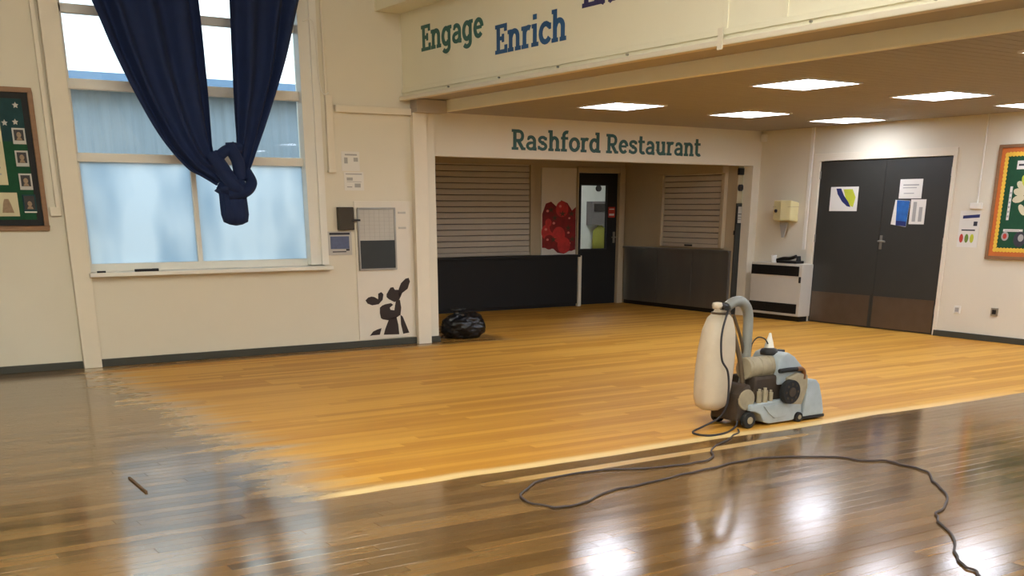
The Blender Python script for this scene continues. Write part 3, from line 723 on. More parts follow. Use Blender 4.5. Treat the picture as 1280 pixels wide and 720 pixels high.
obj('handle', AR.box(M_(), 12.64, 12.80, .945, .965, .04, .06), M['black'], s2, .003)
t = thing('serving_counter', 'black fronted serving counter below the wide shutter', 'counter', (8.5, YA, 0))
obj('front_panel', AW.box(M_(), 6.26, 10.49, .04, .755, .10, .16), M['black_panel'], t, .004)
obj('plinth', AW.box(M_(), 6.26, 10.49, 0, .04, .10, .13), M['black'], t)
obj('counter_top', AW.box(M_(), 6.26, 10.50, .755, .79, .0, .20), M['black_panel'], t, .004)
obj('end_post', AW.box(M_(), 10.47, 10.53, 0, .775, .10, .19), M['cream'], t, .004)
t = thing('steel_counter', 'brushed steel panelled counter front on the right side of the alcove', 'counter', (11.5, 13, 0))
for a0, a1 in ((11.84, 12.62), (12.63, 13.43), (13.44, 14.26)):
    obj('steel_panel', AR.box(M_(), a0, a1, .06, .87, .0, .04), M['steel'], t, .004)
obj('plinth', AR.box(M_(), 11.84, 14.26, 0, .06, 0, .02), M['black'], t)
obj('counter_top', AR.box(M_(), 11.84, 14.27, .87, .90, 0, .07), M['steel'], t, .004)
t = thing('dark_side_door', 'narrow dark door edge at the right end of the alcove', 'door', (11.53, 11.80, 0))
EF = Frame((11.5, 11.80, 0), (1, 0, 0), (0, -1, 0))
obj('leaf', EF.box(M_(), -.01, .10, 0, 1.55, 0, .025), M['darkdoor'], t)
obj('latch', EF.box(M_(), -.03, -.01, 1.12, 1.18, 0, .03), M['black'], t, .003)
t = thing('framed_notice', 'small framed grey notice at the top of the narrow dark door edge', 'notice', EF.p(.04, 1.27, .025))
obj('frame', EF.ring(M_(), -.008, .10, 1.27, 1.52, .014, .025, .035), M['black'], t); obj('sheet', EF.box(M_(), .004, .09, 1.282, 1.508, .025, .03), M['planner'], t)
bars(EF, [(.015, .08, 1.40, 1.41), (.015, .08, 1.36, 1.365), (.015, .07, 1.33, 1.335)], M['print_dark'], t, .03, .031)
t = thing('alarm_sounder', 'round dark sounder high at the right end of the alcove', 'alarm', EF.p(.03, 1.72, 0))
mb = M_(); EF.disc(mb, .035, 1.76, .032, .045, 0, .05); obj('body', mb, M['print_dark'], t); mb = M_(); EF.disc(mb, .035, 1.76, .014, .018, .05, .056); obj('grille', mb, M['black'], t)
tag(obj('cable_box', EF.box(M_(), -.02, .10, 1.93, 2.02, 0, .05), M['black'], None, .005, EF.p(.04, 1.93, 0)), 'black box at the top right corner of the alcove', 'box')

# tomato poster
t = thing('fruit_poster', 'pale poster of a heap of red tomatoes between the shutter and the dark door', 'poster', AW.p(10.2, .78, 0))
obj('sheet', AW.box(M_(), 9.87, 10.53, .79, 2.07, .0, .012), M['panel'], t)
rnd = random.Random(3)
mb = M_(); mb2 = M_(); mb3 = M_(); mb4 = M_()
AW.poly(mb, [(9.885, .90), (9.885, 1.40), (9.95, 1.55), (10.05, 1.58), (10.16, 1.50), (10.24, 1.60), (10.36, 1.56), (10.45, 1.45), (10.525, 1.50), (10.525, .86), (10.40, .84), (10.30, .80), (10.18, .82), (10.1, .88)], .012, .0125)
for (a, b, r_) in ((10.02, 1.40, .12), (10.26, 1.47, .12), (10.43, 1.30, .10), (9.99, 1.13, .12), (10.14, 1.22, .12), (10.02, .98, .11), (10.42, 1.08, .11), (10.44, .93, .09)):
    q = rnd.random() * .001; AW.disc(mb if rnd.random() < .6 else mb2, a, b, min(r_, 10.527 - a), r_, .0125, .013 + q, 18); AW.disc(mb4, a - r_ * .3, b + r_ * .35, r_ * .22, r_ * .16, .0125, .0133 + q, 8)
for (a, b, r_) in ((10.30, .93, .125), (10.20, 1.09, .12), (10.0, 1.27, .06)):
    AW.disc(mb2, a, b, r_, r_, .0142, .0146 + rnd.random() * .0004, 18)
for (a, b) in ((10.27, 1.40), (10.38, 1.19), (10.05, 1.46), (10.44, 1.40), (10.12, 1.34), (10.46, 1.02), (10.10, 1.02)):
    st = []
    for k in range(10):
        r_ = .07 if k % 2 == 0 else .022; st.append((min(10.52, a + r_ * math.sin(k * math.pi / 5)), b + .8 * r_ * math.cos(k * math.pi / 5)))
    AW.poly(mb3, st, .0147, .0152)
obj('printed_tomatoes', mb, M['tomato'], t); obj('printed_pale_tomatoes', mb2, M['tomato2'], t); obj('printed_leaves', mb3, M['leaf'], t); obj('printed_glints', mb4, M['tomato3'], t)

# kitchen door with a glazed panel and the lit kitchen behind it
d3 = thing('kitchen_door', 'dark kitchen door with a bright glass panel in the back of the alcove', 'door', (10.95, YA, 0))
lf = M_(); AW.box(lf, 10.55, 10.63, 0, 2.005, -.05, -.005); AW.box(lf, 11.15, 11.355, 0, 2.005, -.05, -.005)
AW.box(lf, 10.63, 11.15, 0, .865, -.05, -.005); AW.box(lf, 10.63, 11.15, 1.825, 2.005, -.05, -.005)
obj('leaf', lf, M['black_panel'], d3)
obj('glass_pane', AW.box(M_(), 10.63, 11.15, .865, 1.825, -.03, -.024), M['glass'], d3)
obj('glazing_bead', AW.ring(M_(), 10.62, 11.16, .855, 1.835, .014, -.01, .004), M['print_dark'], d3)
obj('handle', AW.box(M_(), 11.24, 11.32, 1.03, 1.045, .02, .035).cyl(AW.p(11.305, 1.04, -.005), AW.p(11.305, 1.04, .03), .012), M['metal'], d3)
obj('lock_plate', AW.box(M_(), 11.285, 11.325, .95, 1.12, -.005, .003), M['metal'], d3)
obj('frame', AW.box(AW.box(M_(), 11.36, 11.47, 0, 2.09, 0, .06), 10.535, 11.36, 2.01, 2.09, 0, .05), M['tanwall'], d3, .006)
obj('side_post', AW.box(M_(), 10.535, 10.555, 0, 2.01, 0, .05), M['tanwall'], d3, .004)
t = sheet(AW, 'door_sign', 'small reddish sign on the dark kitchen door beside the glass', 'sign', 11.185, 11.315, 1.34, 1.50, M['print_red'], -.005)
bars(AW, [(11.20, 11.30, 1.46, 1.475), (11.20, 11.30, 1.37, 1.40)], M['paper'], t, -.002, -.001)
struct('wall_kitchen_left', M_().box(10.3, 10.4, 14.5, 17.0, 0, 2.5), M['kwhite'])
struct('wall_kitchen_right', M_().box(13.5, 13.6, 14.5, 17.0, 0, 2.5), M['kwhite'])
struct('wall_kitchen_back', M_().box(10.3, 13.6, 17.0, 17.1, 0, 2.5), M['kwhite'])
struct('wall_kitchen_front', M_().box(11.6, 13.6, 14.4, 14.5, 0, 2.5), M['kwhite'])
struct('ceiling_kitchen', M_().box(10.3, 13.6, 14.45, 17.1, 2.5, 2.6), M['kwhite'])
struct('floor_kitchen', M_().box(12.0, 13.6, 14.4, 17.1, -.1, 0), M['kgrey'])
t = thing('kitchen_lamp', 'lit panel lamp on the kitchen ceiling behind the glazed door', 'lamp', (11.9, 15.6, 2.5))
obj('frame', M_().box(11.55, 12.25, 15.25, 15.95, 2.47, 2.5), M['lampframe'], t); obj('diffuser', M_().box(11.6, 12.2, 15.3, 15.9, 2.46, 2.47), M['kitchen_lamp'], t)
KW = Frame((0, 17.0, 0), (1, 0, 0), (0, -1, 0))
t = thing('kitchen_hood', 'grey unit on the kitchen wall seen through the door glass', 'appliance', KW.p(12.95, 1.3, 0))
obj('body', KW.box(M_(), 12.72, 13.22, 1.18, 1.60, 0, .18), M['kgrey'], t, .01); obj('front', KW.box(M_(), 12.76, 13.18, 1.42, 1.56, .18, .20), M['photo_dark'], t, .004)
t = thing('apron', 'yellow-green cloth hanging in the kitchen, seen through the door glass', 'cloth', KW.p(12.98, .72, 0))
ap = M_().lathe([(.02, .70), (.16, .72), (.17, .9), (.15, 1.08), (.05, 1.17)], (12.98, 16.9, 0), 24, 1, .3, wob=lambda t_, z: .08 * math.sin(7 * t_))
obj('cloth', ap, M['kyel'], t)
tag(obj('wall_clock', M_().cyl((12.98, 16.96, 1.83), (12.98, 17.0, 1.83), .055), M['photo_dark'], None, 0, (12.98, 17.0, 1.83)), 'small dark round object high on the kitchen wall, through the door glass', 'clock')
t = thing('worktop', 'steel worktop in the kitchen behind the lower door glass', 'worktop', (12.6, 16.6, 0))
obj('top', M_().box(11.6, 13.45, 16.1, 16.7, .66, .70), M['steel'], t, .004)
for xx in (11.65, 13.38):
    for yy in (16.12, 16.62): obj('leg', M_().box(xx, xx + .04, yy, yy + .04, 0, .66), M['steel'], t)

# ------------------------------------------------------------------ right wall
d1 = thing('door_1', 'charcoal double door with dull metal kick plates in the right wall', 'double door', (XR, 9.48, 0)); 
d1['kind'] = 'structure'
MEET = 9.455
for (a0, a1) in ((DY0 + .006, MEET - .002), (MEET + .002, DY1 - .006)):
    lf = obj('leaf', RW.box(M_(), a0, a1, .006, DZ - .006, -.05, -.005), M['darkdoor'], d1, .003)
    obj('kick_plate', RW.box(M_(), a0 + .03, a1 - .03, .02, .41, -.005, -.001), M['bronze'], lf)
    for b in (.25, 1.05, 1.85):
        e = a1 if a1 > MEET + .1 else a0
        obj('hinge', RW.box(M_(), e - .012, e + .012, b, b + .1, -.006, .004), M['metal'], lf)
hn = obj('handle', M_().tube([RW.p(9.40, 1.09, 0), RW.p(9.40, 1.09, .05), RW.p(9.33, 1.09, .055), RW.p(9.29, 1.085, .055)], .011), M['metal'], d1)
obj('handle_plate', RW.box(M_(), 9.38, 9.42, .99, 1.16, -.005, .002), M['metal'], d1, .002)
obj('meeting_strip', RW.box(M_(), MEET - .02, MEET + .02, .42, DZ - .01, -.005, .001), M['darkdoor'], d1)
obj('frame', RW.box(RW.box(RW.box(M_(), DY1, DY1 + .10, 0, DZ + .09, -.04, .02), DY0 - .05, DY0, 0, DZ + .09, -.04, .02), DY0, DY1, DZ, DZ + .09, -.04, .02), M['cream'], d1, .004)
obj('light_leak_panel', RW.box(M_(), DY0 - .1, DY1 + .1, 0, DZ + .1, -.20, -.06), M['black'], d1)  # unseen black panel added to stop light leaking past the leaves
C0 = -.0045
t = sheet(RW, 'door_notice', 'white landscape sheet with navy and yellow-green print on the left door leaf', 'notice', 10.29, 9.835, 1.45, 1.75, M['paper'], C0)
mb = M_(); RW.poly(mb, [(10.20, 1.73), (10.12, 1.73), (10.06, 1.64), (9.98, 1.56), (9.94, 1.50), (10.0, 1.51), (10.09, 1.57), (10.17, 1.66)], -.0015, -.0008); obj('navy_sweep', mb, M['print_navy'], t)
mb = M_(); RW.poly(mb, [(10.08, 1.72), (9.93, 1.72), (9.87, 1.62), (9.90, 1.50), (9.96, 1.52), (10.02, 1.58)], -.0015, -.001); obj('yellow_sweep', mb, M['print_yel'], t)
t = sheet(RW, 'door_notice', 'plain white sheet, uppermost of three on the right door leaf', 'notice', 9.20, 8.87, 1.60, 1.825, M['paper'], C0)
bars(RW, [(9.15, 8.92, 1.75, 1.765), (9.15, 8.95, 1.72, 1.73), (9.13, 8.98, 1.655, 1.665)], M['print_grey'], t, -.0015, -.0008)
t = sheet(RW, 'door_notice', 'white sheet with grey columns, lower right of three on the right door leaf', 'notice', 9.01, 8.79, 1.30, 1.59, M['paper'], C0)
bars(RW, [(8.97, 8.92, 1.33, 1.56), (8.88, 8.83, 1.33, 1.50)], M['print_grey'], t, -.0015, -.0008)
t = thing('door_notice', 'blue printed sheet hanging askew on the right door leaf', 'notice', RW.p(9.15, 1.27, -.001))
RW.poly(mb := M_(), [(9.24, 1.585), (9.02, 1.575), (9.045, 1.265), (9.275, 1.295)], -.001, .0015); obj('sheet', mb, M['paper'], t)
RW.poly(mb := M_(), [(9.215, 1.58), (9.022, 1.572), (9.045, 1.27), (9.20, 1.285)], .0015, .002); obj('blue_print', mb, M['print_blue'], t)
RW.poly(mb := M_(), [(9.20, 1.34), (9.05, 1.33), (9.045, 1.272), (9.20, 1.287)], .002, .0024); obj('navy_foot', mb, M['print_navy'], t)

t = thing('convector_heater', 'ivory wall heater with black grilles left of the double door', 'heater', (11.6, 10.95, .06))
H0, H1, HC = 10.47, 11.42, .22
obj('cabinet', RW.box(M_(), H0, H1, .07, .765, 0, HC), M['heater'], t, .012)
obj('foot_rail', RW.box(M_(), H0 + .03, H1 - .03, 0, .07, .02, HC - .05), M['black'], t)
for b0, b1, nm in ((.605, .735, 'top_grille'), (.105, .235, 'bottom_grille')):
    g = obj(nm, RW.box(M_(), H0 + .05, H1 - .01, b0, b1, HC, HC + .004), M['grille'], t)
    mb = M_()
    for k in range(6): RW.box(mb, H0 + .055, H1 - .015, b0 + .008 + k * .021, b0 + .016 + k * .021, HC + .004, HC + .010)
    sl = obj('grille_slat', mb, M['grille'], g); sl['kind'] = 'stuff'
obj('socket', RW.box(M_(), H0 + .005, H0 + .04, .52, .60, HC, HC + .012), M['black'], t, .004)
t = thing('phone_cradle', 'black cradle and handset lying on top of the wall heater', 'phone', (11.6, 10.85, .765))
obj('cradle', M_().box(11.53, 11.69, 10.62, 10.98, .765, .80), M['black'], t, .008)
obj('handset', M_().tube([(11.56, 11.0, .80), (11.58, 10.9, .825), (11.58, 10.78, .83), (11.57, 10.66, .86)], .024, 8), M['black'], t)
obj('knob', M_().cyl((11.6, 10.64, .80), (11.6, 10.64, .865), .035, .025), M['rubber'], t)
t = thing('cup', 'small white cup on the heater beside the black handset', 'cup', (11.6, 11.1, .765))
obj('cup', M_().lathe([(.028, .765), (.034, .80), (.04, .86), (.036, .86), (.03, .80), (.0, .775)], (11.6, 11.1, 0), 16), M['white'], t)
obj('rim', M_().cyl((11.6, 11.1, .855), (11.6, 11.1, .863), .042), M['white'], t)
t = thing('towel_dispenser', 'cream towel dispenser on the wall above the heater', 'dispenser', RW.p(10.98, 1.30, 0))
obj('case', M_().prism([(11.72, 10.82, 1.30), (11.72, 11.14, 1.30), (11.56, 11.14, 1.33), (11.535, 10.98, 1.32), (11.56, 10.82, 1.33)], (0, 0, .26)), M['dispenser'], t, .018)
obj('lid_seam', M_().box(11.552, 11.72, 10.815, 11.145, 1.50, 1.505), M['tanwall'], t)
obj('lock', M_().cyl((11.53, 11.07, 1.45), (11.57, 11.07, 1.45), .022), M['print_dark'], t)
obj('paper_towel', M_().prism([(11.64, 11.08, 1.30), (11.64, 10.93, 1.30), (11.64, 10.985, 1.10), (11.64, 11.03, 1.10)], (.012, 0, 0)), M['print_grey'], t)
tag(obj('motion_sensor', M_().box(XR - .06, XR, 11.50, 11.58, 2.36, 2.46), M['white'], None, .015, (XR, 11.54, 2.36)), 'small white motion sensor in the corner above the heater', 'sensor')

t = thing('notice_board', 'green notice board with orange and yellow border, right of the door', 'board', RW.p(7.0, .93, 0))
B0, B1 = 6.2, 7.88
obj('backing', RW.box(M_(), B0, B1, .94, 2.155, 0, .012), M['boardgreen'], t)
obj('frame', RW.ring(M_(), B0, B1, .93, 2.165, .035, 0, .035), M['wood'], t, .005)
obj('orange_border', RW.ring(M_(), B0 + .03, B1 - .03, .96, 2.135, .065, .012, .016), M['orange'], t)
sc_ = M_(); k = 0; per = []
for yy in range(int((B1 - B0 - .19) / .042)): per += [(B0 + .11 + yy * .042, 1.035), (B0 + .11 + yy * .042, 2.06)]
for zz in range(25): per += [(B0 + .105, 1.035 + zz * .0425), (B1 - .105, 1.035 + zz * .0425)]
for a, b in per: RW.disc(sc_, a, b, .026, .026, .016, .0185, 8)
q = obj('yellow_scallop', sc_, M['yellow'], t); q['kind'] = 'stuff'
def pinned(label, a0, a1, b0, b1, m): return sheet(RW, 'pinned_sheet', label, 'paper', a0, a1, b0, b1, M[m], .012)
t = pinned('small white label near the top of the right green board', 7.64, 7.50, 1.90, 1.99, 'paper'); bars(RW, [(7.62, 7.52, 1.935, 1.955)], M['print_dark'], t, .015, .016)
t = pinned('narrow white strip lettered upright, left on the right green board', 7.685, 7.655, 1.36, 1.72, 'paper'); bars(RW, [(7.68, 7.66, 1.39 + k * .05, 1.41 + k * .05) for k in range(6)], M['print_grey'], t, .015, .016)
t = pinned('small white strip above the round cut-outs on the right green board', 7.70, 7.46, 1.235, 1.262, 'paper'); bars(RW, [(7.68, 7.5, 1.243, 1.25)], M['print_grey'], t, .015, .016)
t = thing('paper_cutout', 'pale leafy cut-out at the middle edge of the right green board', 'paper', RW.p(7.48, 1.4, .012))
mb = M_(); mb2 = M_()
for k in range(9):
    tt = -.2 + k * .42; RW.disc(mb2 if k in (3,) else mb, 7.45 + .12 * math.cos(tt), 1.62 + .17 * math.sin(tt), .075, .04, .012 + .001 * k, .014 + .001 * k, 12, tt)
RW.disc(mb, 7.50, 1.47, .07, .035, .019, .0205, 12, .9)
obj('leaf', mb, M['cream_paper'], t); obj('yellow_leaf', mb2, M['print_yel'], t)
t = thing('paper_cutout', 'small round reddish badge low on the right green board', 'paper', RW.p(7.67, 1.16, .012))
RW.disc(mb := M_(), 7.67, 1.185, .045, .05, .012, .015); obj('disc', mb, M['print_grey'], t); RW.disc(mb := M_(), 7.67, 1.185, .025, .03, .015, .016); obj('centre', mb, M['print_red'], t)
t = thing('paper_cutout', 'dark round shape low at the picture edge on the right green board', 'paper', RW.p(7.48, 1.1, .012))
RW.disc(mb := M_(), 7.485, 1.155, .075, .085, .012, .015); obj('disc', mb, M['print_dark'], t); RW.disc(mb := M_(), 7.47, 1.17, .035, .04, .015, .016); obj('centre', mb, M['print_grey'], t)

t = thing('wall_poster', 'white poster with navy heading and small coloured figures right of the door', 'poster', RW.p(8.15, 1.05, 0))
obj('sheet', RW.box(M_(), 8.29, 8.02, 1.05, 1.46, 0, .003), M['paper'], t)
obj('navy_heading', RW.poly(M_(), [(8.25, 1.37), (8.03, 1.385), (8.03, 1.42), (8.25, 1.405)], .003, .004), M['print_navy'], t)
bars(RW, [(8.10, 8.05, 1.29, 1.34), (8.25, 8.07, 1.235, 1.25)], M['print_dark'], t, .003, .004)
for a, mm in ((8.24, 'print_red'), (8.17, 'print_grn'), (8.10, 'print_yel')):
    RW.disc(mb := M_(), a, 1.15, .026, .05, .003, .004); obj('figure', mb, M[mm], t)
t = thing('alarm_box', 'white junction box with conduit up to the ceiling above the poster', 'box', RW.p(8.08, 1.49, 0))
obj('box', RW.box(M_(), 8.01, 8.16, 1.48, 1.545, 0, .04), M['white'], t, .006)
obj('conduit', M_().cyl(RW.p(8.08, 1.54, .012), RW.p(8.08, 2.5, .012), .009, seg=10), M['white'], t)
for a, b, mm, l in ((8.165, .285, 'white', 'white wall socket low on the right wall beside the double door'), (7.67, .295, 'metal', 'dark metal wall socket low below the right green board')):
    t = thing('wall_socket', l, 'socket', RW.p(a, b, 0))
    obj('plate', RW.box(M_(), a - .045, a + .045, b, b + .09, 0, .012), M[mm], t, .003)
    obj('insert', RW.box(M_(), a - .025, a + .025, b + .02, b + .07, .012, .016), M['print_grey' if mm == 'white' else 'black'], t, .002)

# ------------------------------------------------------------------ ceiling lights
LX, LY, HS = (7.56, 9.40, 11.03), (9.53, 7.02), .335
LAB = {(0, 0): 'square lit ceiling panel nearest the restaurant lettering, left in the far row', (1, 0): 'square lit ceiling panel in the middle of the far row',
       (2, 0): 'square lit ceiling panel just above the charcoal double door', (0, 1): 'largest lit ceiling panel, left in the near row by the beam',
       (1, 1): 'square lit ceiling panel in the middle of the near row', (2, 1): 'lit ceiling panel cut by the right picture edge above the green board'}
proto = None
def lamp(x, y, label):
    global proto
    if proto is None:
        t = thing('ceiling_light', label, 'light', (x, y, DIN_Z), 'square ceiling lights')
        obj('frame', M_().box(x - HS, x + HS, y - HS, y - HS + .02, DIN_Z - .014, DIN_Z).box(x - HS, x + HS, y + HS - .02, y + HS, DIN_Z - .014, DIN_Z)
            .box(x - HS, x - HS + .02, y - HS + .02, y + HS - .02, DIN_Z - .014, DIN_Z).box(x + HS - .02, x + HS, y - HS + .02, y + HS - .02, DIN_Z - .014, DIN_Z), M['lampframe'], t)
        obj('diffuser', M_().box(x - HS + .02, x + HS - .02, y - HS + .02, y + HS - .02, DIN_Z - .008, DIN_Z - .002), M['lamp'], t)
        proto = t; return t
    t = proto.copy(); COL.objects.link(t); t.location = (x, y, DIN_Z); t['label'] = label
    for ch in list(proto.children):
        c = ch.copy(); COL.objects.link(c); c.parent = t
    return t
for i, x in enumerate(LX):
    for j, y in enumerate(LY): lamp(x, y, LAB[(i, j)])
for x in LX:
    for y in (4.5, 2.0, -.5, -3.0): lamp(x, y, 'square lit ceiling panel over the unseen near part of the dining area')
hproto = None  # unseen lamps placed to light the hall walls and the beam face
for x in (-2.4, .6, 3.6):
    for y in (-4.0, -1.2, 1.6, 4.4):
        if hproto is None:
            t = thing('unseen_strip_light', 'long unseen strip light on the high hall ceiling, placed to light the hall', 'light', (x, y, HALL_Z), 'unseen strip lights on the hall ceiling')
            obj('housing', M_().box(x - .75, x + .75, y - .12, y + .12, HALL_Z - .05, HALL_Z), M['lampframe'], t)
            obj('diffuser', M_().box(x - .73, x + .73, y - .10, y + .10, HALL_Z - .08, HALL_Z - .05), M['hall_unseen_lamp'], t); hproto = t
        else:
            t = hproto.copy(); COL.objects.link(t); t.location = (x, y, HALL_Z)
            for ch in list(hproto.children): c = ch.copy(); COL.objects.link(c); c.parent = t

# ------------------------------------------------------------------ bin bag
t = thing('bin_bag', 'full black plastic bin bag beside the cream post in the opening', 'bag', (6.72, 11.40, 0))
bb = M_(); seg, rings = 64, 40; vs = []
for k in range(rings + 1):
    a = math.pi * k / rings; r = max(.002, math.sin(a)) ** .7; z = -math.cos(a)
    for i in range(seg):
        th = 2 * math.pi * i / seg; d = Vector((r * math.cos(th), r * math.sin(th), z))
        kk = .98 + .12 * noise.noise(d * 1.7) - .22 * abs(noise.noise(d * 3.1)) - .13 * abs(noise.noise(d * 6.5 + Vector((3, 1, 2)))) + .16
        vs.append((6.72 + d.x * .265 * kk, 11.40 + d.y * .20 * kk, max(.002, .14 + d.z * .145 * kk)))
bb.add(vs, [(j * seg + i, j * seg + (i + 1) % seg, (j + 1) * seg + (i + 1) % seg, (j + 1) * seg + i) for j in range(rings) for i in range(seg)], True)
obj('bag', bb, M['binbag'], t)
nk = M_().lathe([(.10, .25), (.05, .285), (.035, .30), (.06, .325), (.085, .345), (.04, .34), (.0, .325)], (6.62, 11.38, 0), 20, 1.1, .8, wob=lambda t_, z: .25 * math.sin(5 * t_ + 9 * z))
obj('tied_neck', nk, M['binbag'], t)

# ------------------------------------------------------------------ drum floor sander
S = thing('floor_sander', 'grey drum floor sander with an upright cloth dust bag on the sanded floor', 'floor sander', (5.9, 5.6, 0))
YN, YF = 5.43, 5.77
def XZ(pts, y0, y1): return M_().prism([(x, y0, z) for x, z in pts], (0, y1 - y0, 0))
obj('chassis', XZ([(5.56, .165), (5.80, .175), (5.97, .175), (6.08, .13), (6.09, .035), (5.98, .014), (5.76, .012), (5.70, .03), (5.66, .09), (5.60, .115), (5.56, .12)], YN, YF), M['sander'], S, .010)
obj('side_plate', XZ([(5.68, .15), (5.92, .155), (5.96, .11), (5.92, .055), (5.80, .05), (5.74, .09)], YN - .008, YN), M['sander'], S, .004)
obj('belt_cover', XZ([(5.92, .33), (6.02, .36), (6.12, .34), (6.13, .24), (6.08, .12), (5.97, .13), (5.93, .2)], YN - .002, YN + .12), M['sander_tan'], S, .012)
obj('drum_cover', XZ([(6.09, .025), (6.315, .03), (6.31, .07), (6.285, .16), (6.245, .262), (6.205, .298), (6.14, .302), (6.125, .27)], YN - .01, YF + .01), M['sander'], S, .014)
obj('drum_skirt', XZ([(6.075, .012), (6.32, .012), (6.32, .034), (6.08, .034)], YN - .014, YF + .014), M['rubber'], S, .004)
obj('drum', M_().cyl((6.18, YN + .02, .078), (6.18, YF - .02, .078), .076), M['rubber'], S)
pl = obj('pulley', M_().cyl((5.915, YN - .05, .235), (5.915, YN - .002, .235), .086, seg=24), M['rubber'], S, .006)
obj('pulley_hub', M_().cyl((5.915, YN - .056, .235), (5.915, YN - .048, .235), .034, seg=16), M['sander_dark'], pl)
mb = M_()
for k in range(8):
    a = k * math.pi / 4; mb.cyl((5.915 + .058 * math.cos(a), YN - .054, .235 + .058 * math.sin(a)), (5.915 + .058 * math.cos(a), YN - .048, .235 + .058 * math.sin(a)), .009, seg=8)
obj('pulley_holes', mb, M['sander_dark'], pl)
mo = obj('motor', M_().cyl((5.60, 5.57, .405), (5.86, 5.57, .405), .078, seg=24), M['sander_tan'], S, .008)
mb = M_()
for k in range(3): mb.cyl((5.63 + .09 * k, 5.57, .405), (5.64 + .09 * k, 5.57, .405), .0805, seg=24)
obj('cooling_ribs', mb, M['sander_tan'], mo)
obj('cavity_shade_box', M_().box(5.63, 5.93, YN + .05, 5.72, .17, .35), M['sander_dark'], S, .02)  # dark box standing in for the shade in the cavity under the motor
for i, (x, z, r) in enumerate(((5.665, .25, .020), (5.72, .255, .024), (5.78, .235, .018))):
    obj('adjuster', M_().cyl((x, YN + .03, .17), (x, YN + .03, z), r, seg=10).cyl((x, YN + .03, z), (x, YN + .03, z + .018), r * .55, seg=8), M['sander_tan'], S)
obj('hood', XZ([(5.85, .28), (5.845, .45), (5.875, .495), (5.93, .51), (6.0, .475), (6.08, .405), (6.13, .33), (6.12, .28)], YN + .03, YF - .03), M['sander'], S, .014)
obj('switch', M_().box(5.94, 5.99, YN + .12, YN + .18, .49, .515), M['black'], S, .005)
gh = obj('grab_handle', M_().tube([(5.83, YN + .01, .385), (5.92, YN + .01, .387), (6.01, YN + .01, .386)], .016, 8), M['rubber'], S)
obj('handle_end', M_().tube([(6.01, YN + .01, .386), (6.06, YN + .01, .382), (6.085, YN + .01, .355), (6.085, YN + .01, .31)], .017, 8), M['orange_grip'], gh)
obj('filler_cap', M_().lathe([(.062, .485), (.066, .505), (.055, .525), (.03, .532), (.0, .533)], (5.875, 5.60, 0), 20), M['black'], S)
obj('spout_cone', M_().lathe([(.036, .53), (.026, .575), (.014, .61), (.008, .635), (.0, .637)], (5.885, 5.61, 0), 16), M['white'], S)
obj('rear_casting', M_().prism([(5.46, 5.47, .05), (5.60, 5.47, .05), (5.62, 5.47, .22), (5.58, 5.47, .31), (5.53, 5.47, .30), (5.475, 5.47, .24)], (0, .27, 0)), M['sander_dark'], S, .02)
obj('fan_casing', M_().cyl((5.55, 5.46, .20), (5.55, 5.52, .20), .075, seg=20), M['sander_tan'], S, .008)
for (x, y0, r) in ((5.555, YN - .005, .058), (5.555, YF - .04, .058), (6.045, YN - .022, .036), (6.045, YF - .01, .036)):
    wh = obj('wheel', M_().cyl((x, y0, r), (x, y0 + .042, r), r, seg=22), M['rubber'], S, .006)
    obj('hub', M_().cyl((x, y0 - .004, r), (x, y0 + .046, r), r * .45, seg=14), M['sander_tan'], wh)
obj('dust_tube', M_().tube([(5.60, 5.60, .20), (5.655, 5.61, .34), (5.665, 5.62, .52), (5.665, 5.62, .72), (5.645, 5.62, .815), (5.585, 5.62, .868), (5.51, 5.62, .868), (5.45, 5.62, .84)], .036, 14, 8, ribs=.03), M['tube'], S)
obj('handle_strut', M_().tube([(5.43, 5.60, .835), (5.48, 5.59, .70), (5.56, 5.575, .48), (5.60, 5.56, .26)], .017, 8), M['handle'], S)
obj('strut_brace', M_().tube([(5.50, 5.60, .78), (5.60, 5.62, .62), (5.64, 5.62, .50)], .011, 8), M['handle'], S)
obj('control_grip', M_().tube([(5.33, 5.50, .845), (5.39, 5.58, .85), (5.45, 5.66, .845)], .017, 8), M['rubber'], S)
obj('grip_knob', M_().lathe([(.0, .835), (.03, .838), (.038, .86), (.03, .88), (.0, .884)], (5.30, 5.56, 0), 14), M['bag'], S)
bgp = obj('dust_bag', M_().lathe([(.004, .125), (.062, .128), (.104, .155), (.124, .21), (.133, .30), (.136, .42), (.132, .55), (.118, .68), (.09, .765), (.056, .80), (.043, .82), (.043, .845)], (5.40, 5.63, 0), 40, 1, 1,
        shift=lambda z: (-.045 * (1 - z / .8), .004), wob=lambda t_, z: .03 * math.sin(3 * t_ + 5 * z) + .015 * math.sin(8 * t_ - 3 * z)), M['bag'], S)
obj('bag_tie', M_().lathe([(.062, .792), (.067, .80), (.062, .808)], (5.40, 5.63, 0), 24), M['handle'], bgp)
obj('bag_collar', M_().lathe([(.046, .825), (.05, .83), (.05, .86), (.044, .862)], (5.41, 5.63, 0), 20), M['rubber'], S)
obj('spark_lead', M_().tube([(5.69, 5.60, .50), (5.70, 5.60, .57), (5.75, 5.60, .612), (5.82, 5.60, .60), (5.86, 5.60, .56)], .005, 6), M['cord'], S)
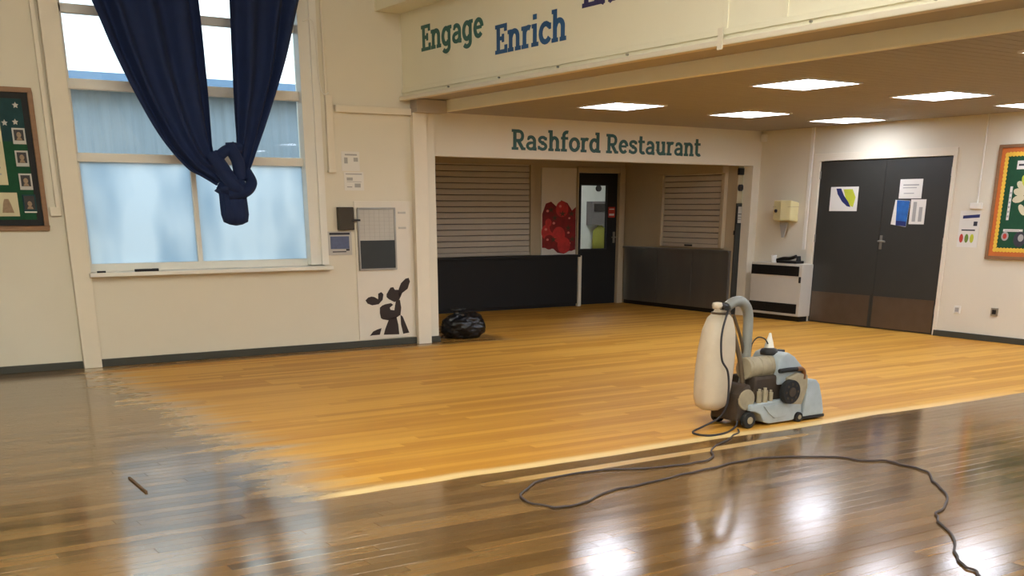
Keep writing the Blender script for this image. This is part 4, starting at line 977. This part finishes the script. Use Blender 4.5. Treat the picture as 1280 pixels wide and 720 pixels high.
obj('power_lead', M_().tube([(5.37, 5.52, .84), (5.31, 5.50, .72), (5.27, 5.47, .62), (5.28, 5.46, .50), (5.335, 5.455, .42), (5.355, 5.455, .30), (5.345, 5.455, .18), (5.31, 5.49, .09), (5.22, 5.55, .03), (5.11, 5.53, .008), (5.08, 5.44, .007), (5.13, 5.37, .007), (5.27, 5.38, .007), (5.42, 5.455, .007), (5.47, 5.47, .03), (5.49, 5.49, .09)], .0075, 8), M['cord'], S)

# ------------------------------------------------------------------ cable and stick on the floor
cpts = [(5.44, 5.42), (5.36, 5.33), (5.27, 5.30), (5.07, 5.18), (4.89, 5.08), (4.71, 4.91), (4.56, 4.82), (4.42, 4.81), (4.19, 4.83), (4.00, 4.91), (3.81, 4.98), (3.58, 4.99), (3.38, 4.93), (3.22, 4.82), (3.11, 4.70), (3.09, 4.60), (3.13, 4.50), (3.20, 4.41), (3.33, 4.42), (3.46, 4.48), (3.62, 4.54), (3.78, 4.56), (3.96, 4.57), (4.20, 4.63), (4.39, 4.63), (4.63, 4.68), (4.90, 4.68), (5.11, 4.60), (5.28, 4.49), (5.37, 4.38), (5.40, 4.28), (5.50, 4.21), (5.50, 4.08), (5.51, 3.98), (5.46, 3.86), (5.32, 3.72), (5.20, 3.57), (5.03, 3.41), (4.86, 3.31), (4.74, 3.26), (4.63, 3.17), (4.54, 3.06), (4.42, 2.93), (4.26, 2.81), (4.14, 2.71), (4.10, 2.63), (4.03, 2.53), (3.8, 2.3), (3.4, 2.2), (2.6, 1.6), (2.0, .4)]
rnd = random.Random(5)
cw = [v + Vector((rnd.uniform(-.012, .012), rnd.uniform(-.012, .012), 0)) for v in catmull([Vector((x, y, .0065)) for x, y in cpts], 2)]
tag(obj('extension_cable', M_().tube(cw, .006, 8, 4), M['cable'], None, 0, (4.5, 4.6, 0)), 'long dark extension cable looping over the floor from the sander', 'cable')
tag(obj('wooden_stick', M_().prism([(1.432, 5.93, 0), (1.446, 5.93, 0), (1.454, 6.33, 0), (1.440, 6.33, 0)], (0, 0, .010)), M['stick'], None, .003, (1.44, 6.1, 0)), 'short brown stick lying on the glossy floor in the window reflection', 'stick')
